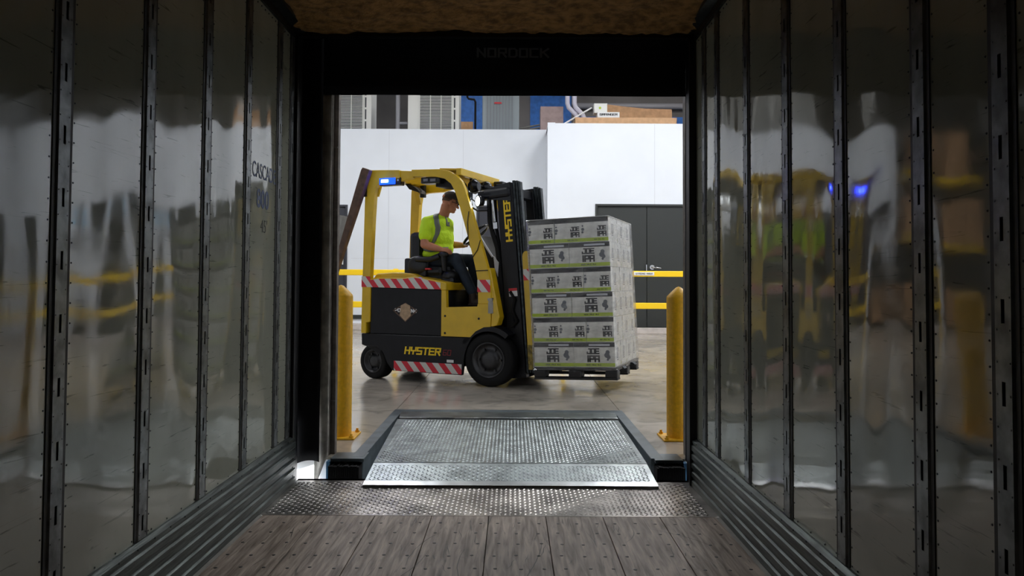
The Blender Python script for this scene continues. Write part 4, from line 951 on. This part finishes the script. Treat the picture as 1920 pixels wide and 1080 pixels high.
BH = .258; BL, BS = LW/2-.003, LD/4-.003
def make_case(kind):
    """long side printed when kind is 'long', short side when 'short'; origin at the lower near left corner"""
    L_, D_ = (BL, BS) if kind == 'long' else (LW/3-.003, BL)
    e = thing('beer_case', '', 'case')
    MB().box(0, L_, 0, D_, 0, BH-.003, .004).build('carton', M('box_grey'), e)
    mb = MB(); mb.box(-.0012, L_-.001, -.0012, .02, BH-.050, BH-.004); mb.build('top_band', M('band_black'), e)
    MB().box(-.0012, L_-.001, -.0012, .02, .008, .044).build('bottom_band', M('green_band'), e)
    if kind == 'long':
        h, w, ox = .078, .135, .135
        letters('JOE', h*.86, w, thick=1.75, depth=.001, gap=1.4, origin=(ox, -.0002, .132)).build('lettering', M('letter_black'), e)
        letters('IPA', h, w*1.02, thick=1.8, depth=.001, gap=1.5, origin=(ox, -.0002, .050)).build('lettering', M('letter_black'), e)
        mb = MB(); c0 = .355
        for (dx, dz, r) in ((0, .03, .022), (-.008, .0, .028), (.01, -.02, .02), (0, -.045, .012)): mb.lathe([(r, -.0012-dz*.003), (r, .001)], (c0+dx, 0, .125+dz), 'y', 12)
        mb.build('printed_figure', M('letter_grey'), e)
        mb = MB(); mb.box(.16, .38, -.0018, -.0012, BH-.038, BH-.018); mb.build('header_strip', M('paper_grey'), e)
        pass
        letters('INDIA PALE ALE'.replace('L', 'L'), .016, .16, thick=1.3, depth=.0006, gap=1.5, origin=(.125, -.0012, .018)).build('small_print', M('letter_black'), e)
    else:
        h, w, ox = .060, .098, L_-.118
        letters('JOE', h*.86, w, thick=1.75, depth=.001, gap=1.4, origin=(ox, -.0002, .118)).build('lettering', M('letter_black'), e)
        letters('IPA', h, w*1.02, thick=1.8, depth=.001, gap=1.5, origin=(ox, -.0002, .054)).build('lettering', M('letter_black'), e)
        mb = MB(); mb.lathe([(.016, -.0012), (.016, .001)], (.018, 0, .135), 'y', 12); mb.lathe([(.012, -.0012), (.012, .001)], (.014, 0, .105), 'y', 12); mb.lathe([(.009, -.0012), (.009, .001)], (.016, 0, .17), 'y', 12)
        mb.build('printed_figure', M('letter_grey'), e)
        letters('INDIA PALE ALE', .012, .11, thick=1.3, depth=.0006, gap=1.5, origin=(L_-.15, -.0012, .020)).build('small_print', M('letter_black'), e)
    # marks on the end panel
    mb = MB(); yy = D_*.45
    mb.tube([(L_+.0005, yy-.03, .09), (L_+.0005, yy+.03, .09), (L_+.0005, yy+.03, .19), (L_+.0005, yy-.03, .19), (L_+.0005, yy-.03, .09)], .0042, 4); mb.box(L_, L_+.0022, yy-.035, yy+.035, .066, .076)
    mb.build('end_mark', M('letter_grey'), e)
    bpy.context.view_layer.update(); remember(e)
    return e
P_long, P_short = make_case('long'), make_case('short')
used = {'long': False, 'short': False}
rown = ['bottom layer', 'second lowest layer', 'third lowest layer', 'third highest layer', 'second highest layer', 'top layer']
def put_case(kind, lx, ly, lz, lab, rz=0):
    proto = P_long if kind == 'long' else P_short
    o = proto if not used[kind] else copy_tree(proto)
    used[kind] = True
    place(o, lx, ly, lz, rz); tag(o, lab, 'case', 'wrapped beer cases on the pallet')
TILT = -.006
for k in range(6):
    z = .130 + k*BH; dx = TILT*k; jx = lambda: random.uniform(-.003, .003)
    if k % 2 == 0:
        nm = ['left', 'right']
        for i in range(2): put_case('long', dx+i*(BL+.003)+jx(), jx(), z, 'grey case with large lettering, %s on near face of the %s' % (nm[i], rown[k]))
        for j in range(1, 4): put_case('long', dx+(BL+.003)+jx(), j*(BS+.003), z, 'grey beer case, %s behind the near right corner, %s' % (['', 'first', 'second', 'third'][j], rown[k]))
    else:
        nm = ['left', 'middle', 'right']; w3 = LW/3
        for i in range(3): put_case('short', dx+i*w3+jx(), jx(), z, 'grey case with small lettering, %s of three on near face of %s' % (nm[i], rown[k]))
        put_case('short', dx+2*w3+jx(), BL+.003, z, 'grey beer case, middle of the right side, %s' % rown[k])
        put_case('long', dx+(BL+.003)+jx(), 2*(BL+.003)-.02, z, 'grey beer case, far end of the right side, %s' % rown[k])
# stretch film wound round the stack
mb = MB(); ring = []; n = 14
HZ = .10; NT = 40
for j in range(NT+1):
    z = HZ + (.13+6*BH+.004-HZ)*j/NT; sh = TILT*max(0, (z-.13)/BH)
    pts = []
    m_ = .012
    for (xa, ya, xb, yb) in ((-m_, -m_, LW+m_, -m_), (LW+m_, -m_, LW+m_+.004, LD+.035), (LW+m_+.004, LD+.035, -m_, LD+.035), (-m_, LD+.035, -m_, -m_)):
        for i in range(n):
            t = i/n; x, y = xa+(xb-xa)*t, ya+(yb-ya)*t
            b_ = .016*abs(math.sin(math.pi*(z-.13)/BH))+ .006*mn.noise((x*6, y*6, z*9))
            nx_, ny_ = (yb-ya), -(xb-xa); l_ = math.hypot(nx_, ny_); pts.append((x+sh+nx_/l_*b_*.6, y+ny_/l_*b_*.6, z))
    ring.append(pts)
vs = [p for r_ in ring for p in r_]; m4 = 4*n
fs = [(j*m4+i, j*m4+(i+1) % m4, (j+1)*m4+(i+1) % m4, (j+1)*m4+i) for j in range(NT) for i in range(m4)]
mb.add(vs, fs, True)
fm = mb.build('stretch_wrap', M('film')); place(fm, 0, 0, 0)
tag(fm, 'clear plastic stretch wrap wound around the stack of cases', 'wrap')
so = fm.modifiers.new('thick', 'SOLIDIFY'); so.thickness = .001
# top sheet
ts = MB().box(-.012+TILT*6, LW+.012+TILT*6, -.012, LD+.035, .13+6*BH+.0015, .13+6*BH+.005).build('top_sheet', M('white_paint')); place(ts, 0, 0, 0)
tag(ts, 'thin white sheet covering the top of the wrapped stack', 'sheet')

# ================================================================== DRIVER
dr = thing('person', 'forklift driver in a yellow safety shirt and dark cap, seated, looking away', 'person', FL_LOC, FL_ROT)
def mix(a, b, t): return tuple(Vector(a).lerp(Vector(b), t))
def limb(mb, pts, rs):
    for (a, b, ra, rb) in zip(pts, pts[1:], rs, rs[1:]): mb.cap(a, b, ra, rb)
HC = Vector((-.825, .50, 2.09))
fd = Vector((.74, .62, -.27)).normalized(); sd = Vector((fd.y, -fd.x, 0)).normalized(); ud = sd.cross(fd)   # face dir, right-hand side, up
HM = Matrix((fd, -sd, ud)).transposed().to_4x4()
def hp(f, s_, u_): return HC + fd*f + sd*s_ + ud*u_
NSH, NEL, NWR = (-1.035, .315, 1.845), (-1.02, .240, 1.575), (-.80, .245, 1.515)
FSH, FEL, FWR = (-.95, .69, 1.85), (-.99, .75, 1.60), (-.745, .72, 1.585)
mb = MB()
mb.ell(HC+ud*.02, (.098, .076, .098), HM, 24); mb.ell(hp(.02, 0, -.055), (.072, .058, .07), HM, 20)
mb.ell(hp(.065, 0, -.095), (.028, .03, .025), HM, 14)           # chin
limb(mb, [hp(.09, 0, -.005), hp(.112, 0, -.035)], [.010, .015])  # nose
mb.ell(hp(.086, 0, -.068), (.014, .024, .010), HM, 12)           # lips
for s_ in (1, -1):
    mb.ell(hp(-.005, s_*.078, -.015), (.018, .010, .032), HM, 12); mb.ell(hp(.078, s_*.03, .005), (.014, .016, .010), HM, 10)
    mb.ell(hp(.06, s_*.045, -.03), (.022, .018, .022), HM, 10)
limb(mb, [hp(-.03, 0, -.06), (-.905, .5, 1.94), (-.96, .5, 1.86)], [.062, .062, .09])
# trunk
tr = Matrix.Rotation(R(-14), 4, 'Z')
mb.ell((-.965, .5, 1.78), (.115, .175, .15), tr); mb.ell((-.99, .5, 1.60), (.115, .155, .16), tr); mb.ell((-1.02, .5, 1.42), (.13, .17, .11))
limb(mb, [NSH, NEL, mix(NEL, NWR, .35), NWR], [.056, .048, .048, .031]); limb(mb, [FSH, FEL, mix(FEL, FWR, .35), FWR], [.055, .046, .046, .031])
limb(mb, [NSH, (-.96, .5, 1.88), FSH], [.06, .08, .06])
NK, NA = (-.66, .36, 1.405), (-.47, .42, 1.0); FK, FA = (-.60, .66, 1.40), (-.545, .67, 1.0)
limb(mb, [(-1.0, .41, 1.39), NK, NA], [.085, .058, .042]); limb(mb, [(-1.0, .60, 1.39), FK, FA], [.085, .058, .042])
def hand(mb, wr, d, up, side, curl):
    """palm, four unequal bent fingers and a thumb; d = pointing direction, up = back of the hand"""
    wr, d, up = Vector(wr), Vector(d).normalized(), Vector(up).normalized(); s_ = d.cross(up)*side
    rot = Matrix((d, s_, up)).transposed().to_4x4()
    mb.ell(wr+d*.045, (.048, .040, .017), rot, 16)
    for i, (o_, ln) in enumerate(((-.029, .062), (-.010, .072), (.010, .068), (.028, .054))):
        p = wr+d*.078+s_*o_; pts = [p]; dd = d.copy(); uu = up.copy()
        for j in range(3):
            a = curl*(.55+.25*j); dd2 = (dd*math.cos(a)-uu*math.sin(a)).normalized(); uu = (uu*math.cos(a)+dd*math.sin(a)).normalized(); dd = dd2
            p = p+dd*ln*(.42, .32, .26)[j]; pts.append(p)
        limb(mb, pts, [.0098, .009, .0085, .0075])
    p = wr+d*.025-s_*.032; limb(mb, [p, p-s_*.022+d*.028-up*.006, p-s_*.020+d*.056-up*.018], [.012, .011, .009])
hand(mb, NWR, (.98, .05, -.14), (-.05, -.45, .9), 1, .55)
hand(mb, FWR, (.92, -.25, .25), (.1, -.5, .8), -1, .95)
body = mb.build('body', M('skin'), dr, rm=.006)
# shirt
mb = MB()
mb.ell((-.965, .5, 1.77), (.140, .205, .19), tr); mb.ell((-.965, .5, 1.66), (.155, .20, .22), tr); mb.ell((-.975, .5, 1.54), (.165, .20, .15), tr); mb.ell((-.99, .5, 1.47), (.170, .20, .09), tr); mb.ell((-.925, .5, 1.90), (.075, .08, .055), tr)
limb(mb, [NSH, (-.955, .5, 1.885), FSH], [.066, .078, .064]); 
limb(mb, [NSH, mix(NSH, NEL, .30), mix(NSH, NEL, .60)], [.068, .076, .080]); limb(mb, [FSH, mix(FSH, FEL, .55)], [.066, .070])
shirt = mb.build('shirt', M('hivis'), dr, rm=.009); shirt.modifiers['smooth'].iterations = 9
# reflective braces: thin bands hugging the shirt, found by ray casting
bpy.context.view_layer.update()
dg = bpy.context.evaluated_depsgraph_get(); sh_ev = shirt.evaluated_get(dg)
def hug(name, path, w, side_dir, cast, mt='reflective'):
    """band whose centre line is cast onto the shirt from the direction -cast"""
    cast = Vector(cast).normalized(); rows = []
    for p in path:
        for s_ in (-1, -.33, .33, 1):
            o_ = Vector(p) + Vector(side_dir).normalized()*w/2*s_ - cast*.6
            hit, loc, nor, _ = sh_ev.ray_cast(o_, cast)
            rows.append(loc + nor*.004 if hit else None)
    mb = MB(); vs = []; idx = {}
    for i, r_ in enumerate(rows):
        if r_ is not None: idx[i] = len(vs); vs.append(r_)
    fs = []
    for j in range(len(path)-1):
        for i in range(3):
            q = (j*4+i, j*4+i+1, (j+1)*4+i+1, (j+1)*4+i)
            if all(k in idx for k in q): fs.append(tuple(idx[k] for k in q))
    mb.add(vs, fs, True); o = mb.build(name, M(mt), shirt); m_ = o.modifiers.new('thick', 'SOLIDIFY'); m_.thickness = .004; m_.offset = 1
    return o
def seg(pts, n=8):
    out = []
    for a, b in zip(pts, pts[1:]):
        for k in range(n): out.append(tuple(Vector(a).lerp(Vector(b), k/n)))
    return out+[pts[-1]]
hug('reflective_band', seg([(-.965, .2, 1.945), (-.925, .2, 1.87), (-.90, .2, 1.78), (-.905, .2, 1.70), (-.935, .2, 1.62), (-.975, .2, 1.56)]), .045, (1, 0, .15), (0, 1, 0))
hug('reflective_band', seg([(-.862, .2, 1.92), (-.842, .2, 1.86), (-.83, .2, 1.80)]), .020, (1, 0, 0), (0, 1, 0))
hug('reflective_band', seg([(-1.15, .2, 1.59), (-1.08, .2, 1.53), (-.98, .2, 1.51), (-.82, .2, 1.53)]), .045, (0, 0, 1), (0, 1, 0))
# trousers
mb = MB(); mb.ell((-1.03, .505, 1.40), (.155, .19, .10)); limb(mb, [(-1.0, .41, 1.39), NK, (-.48, .42, 1.03)], [.098, .074, .058]); limb(mb, [(-1.0, .60, 1.39), FK, (-.547, .67, 1.03)], [.098, .074, .056])
mb.build('trousers', M('denim'), dr, rm=.010)
for a, s_ in ((NA, 0), (FA, 1)):
    ax, ay, az = a; mb = MB(); limb(mb, [(ax, ay, .99), (ax+.005, ay, .92)], [.05, .05]); limb(mb, [(ax-.01, ay, .90), (ax+.08, ay, .90), (ax+.15, ay, .892)], [.042, .044, .036]); mb.box(ax-.05, ax+.185, ay-.042, ay+.042, .864, .885, .008)
    mb.build('boot', M('boot'), dr, rm=.007)
# cap, hair band, glasses
mb = MB(); mb.ell(HC+ud*.045, (.106, .086, .092), HM, 24)
cutter = []
cp = MB(); bmc = bmesh.new(); bmesh.ops.create_uvsphere(bmc, u_segments=28, v_segments=18, radius=1)
bmesh.ops.transform(bmc, matrix=Matrix.Translation(HC+ud*.035) @ HM @ Matrix.Diagonal((.107, .087, .098, 1)), verts=bmc.verts)
bmesh.ops.delete(bmc, geom=[v for v in bmc.verts if (v.co-HC).dot(ud) < .022], context='VERTS'); cp.bm(bmc, True)
co = cp.build('cap', M('cap_cloth'), dr); m_ = co.modifiers.new('thick', 'SOLIDIFY'); m_.thickness = .004
mb = MB(); n = 12; vs = []
for j in range(5):
    for i in range(n+1):
        a = R(-62+124*i/n); rr = 1+.62*j/4*math.cos(a*1.1); vs.append(hp(.104*math.cos(a)*rr, .082*math.sin(a)*(1+.12*j/4), .030-.022*(j/4)))
mb.add(vs, [(j*(n+1)+i, j*(n+1)+i+1, (j+1)*(n+1)+i+1, (j+1)*(n+1)+i) for j in range(4) for i in range(n)], True)
bo = mb.build('brim', M('cap_cloth'), co); m_ = bo.modifiers.new('thick', 'SOLIDIFY'); m_.thickness = .004
MB().ell(hp(-.088, .012, .048), (.02, .036, .022), HM, 14).build('cap_opening', M('skin'), co)
cp = MB(); bmc = bmesh.new(); bmesh.ops.create_uvsphere(bmc, u_segments=24, v_segments=16, radius=1)
bmesh.ops.transform(bmc, matrix=Matrix.Translation(HC+ud*.015) @ HM @ Matrix.Diagonal((.101, .080, .10, 1)), verts=bmc.verts)
bmesh.ops.delete(bmc, geom=[v for v in bmc.verts if (v.co-HC).dot(ud) < -.02 or (v.co-HC).dot(ud) > .035 or (v.co-HC).dot(fd) > -.0], context='VERTS'); cp.bm(bmc, True)
ho_ = cp.build('hair', M('hair'), dr); m_ = ho_.modifiers.new('thick', 'SOLIDIFY'); m_.thickness = .003
mb = MB()
for s_ in (1, -1):
    c_ = hp(.098, s_*.032, -.002); mb.tube([c_ + sd*.024*math.cos(t*.5236) + ud*.018*math.sin(t*.5236) for t in range(12)], .003, 6, closed=True); mb.tube([hp(.092, s_*.056, 0), hp(.0, s_*.082, .0)], .003, 6)
mb.tube([hp(.102, -.01, 0), hp(.102, .01, 0)], .003, 6)
mb.build('glasses', M('black_gloss'), dr)
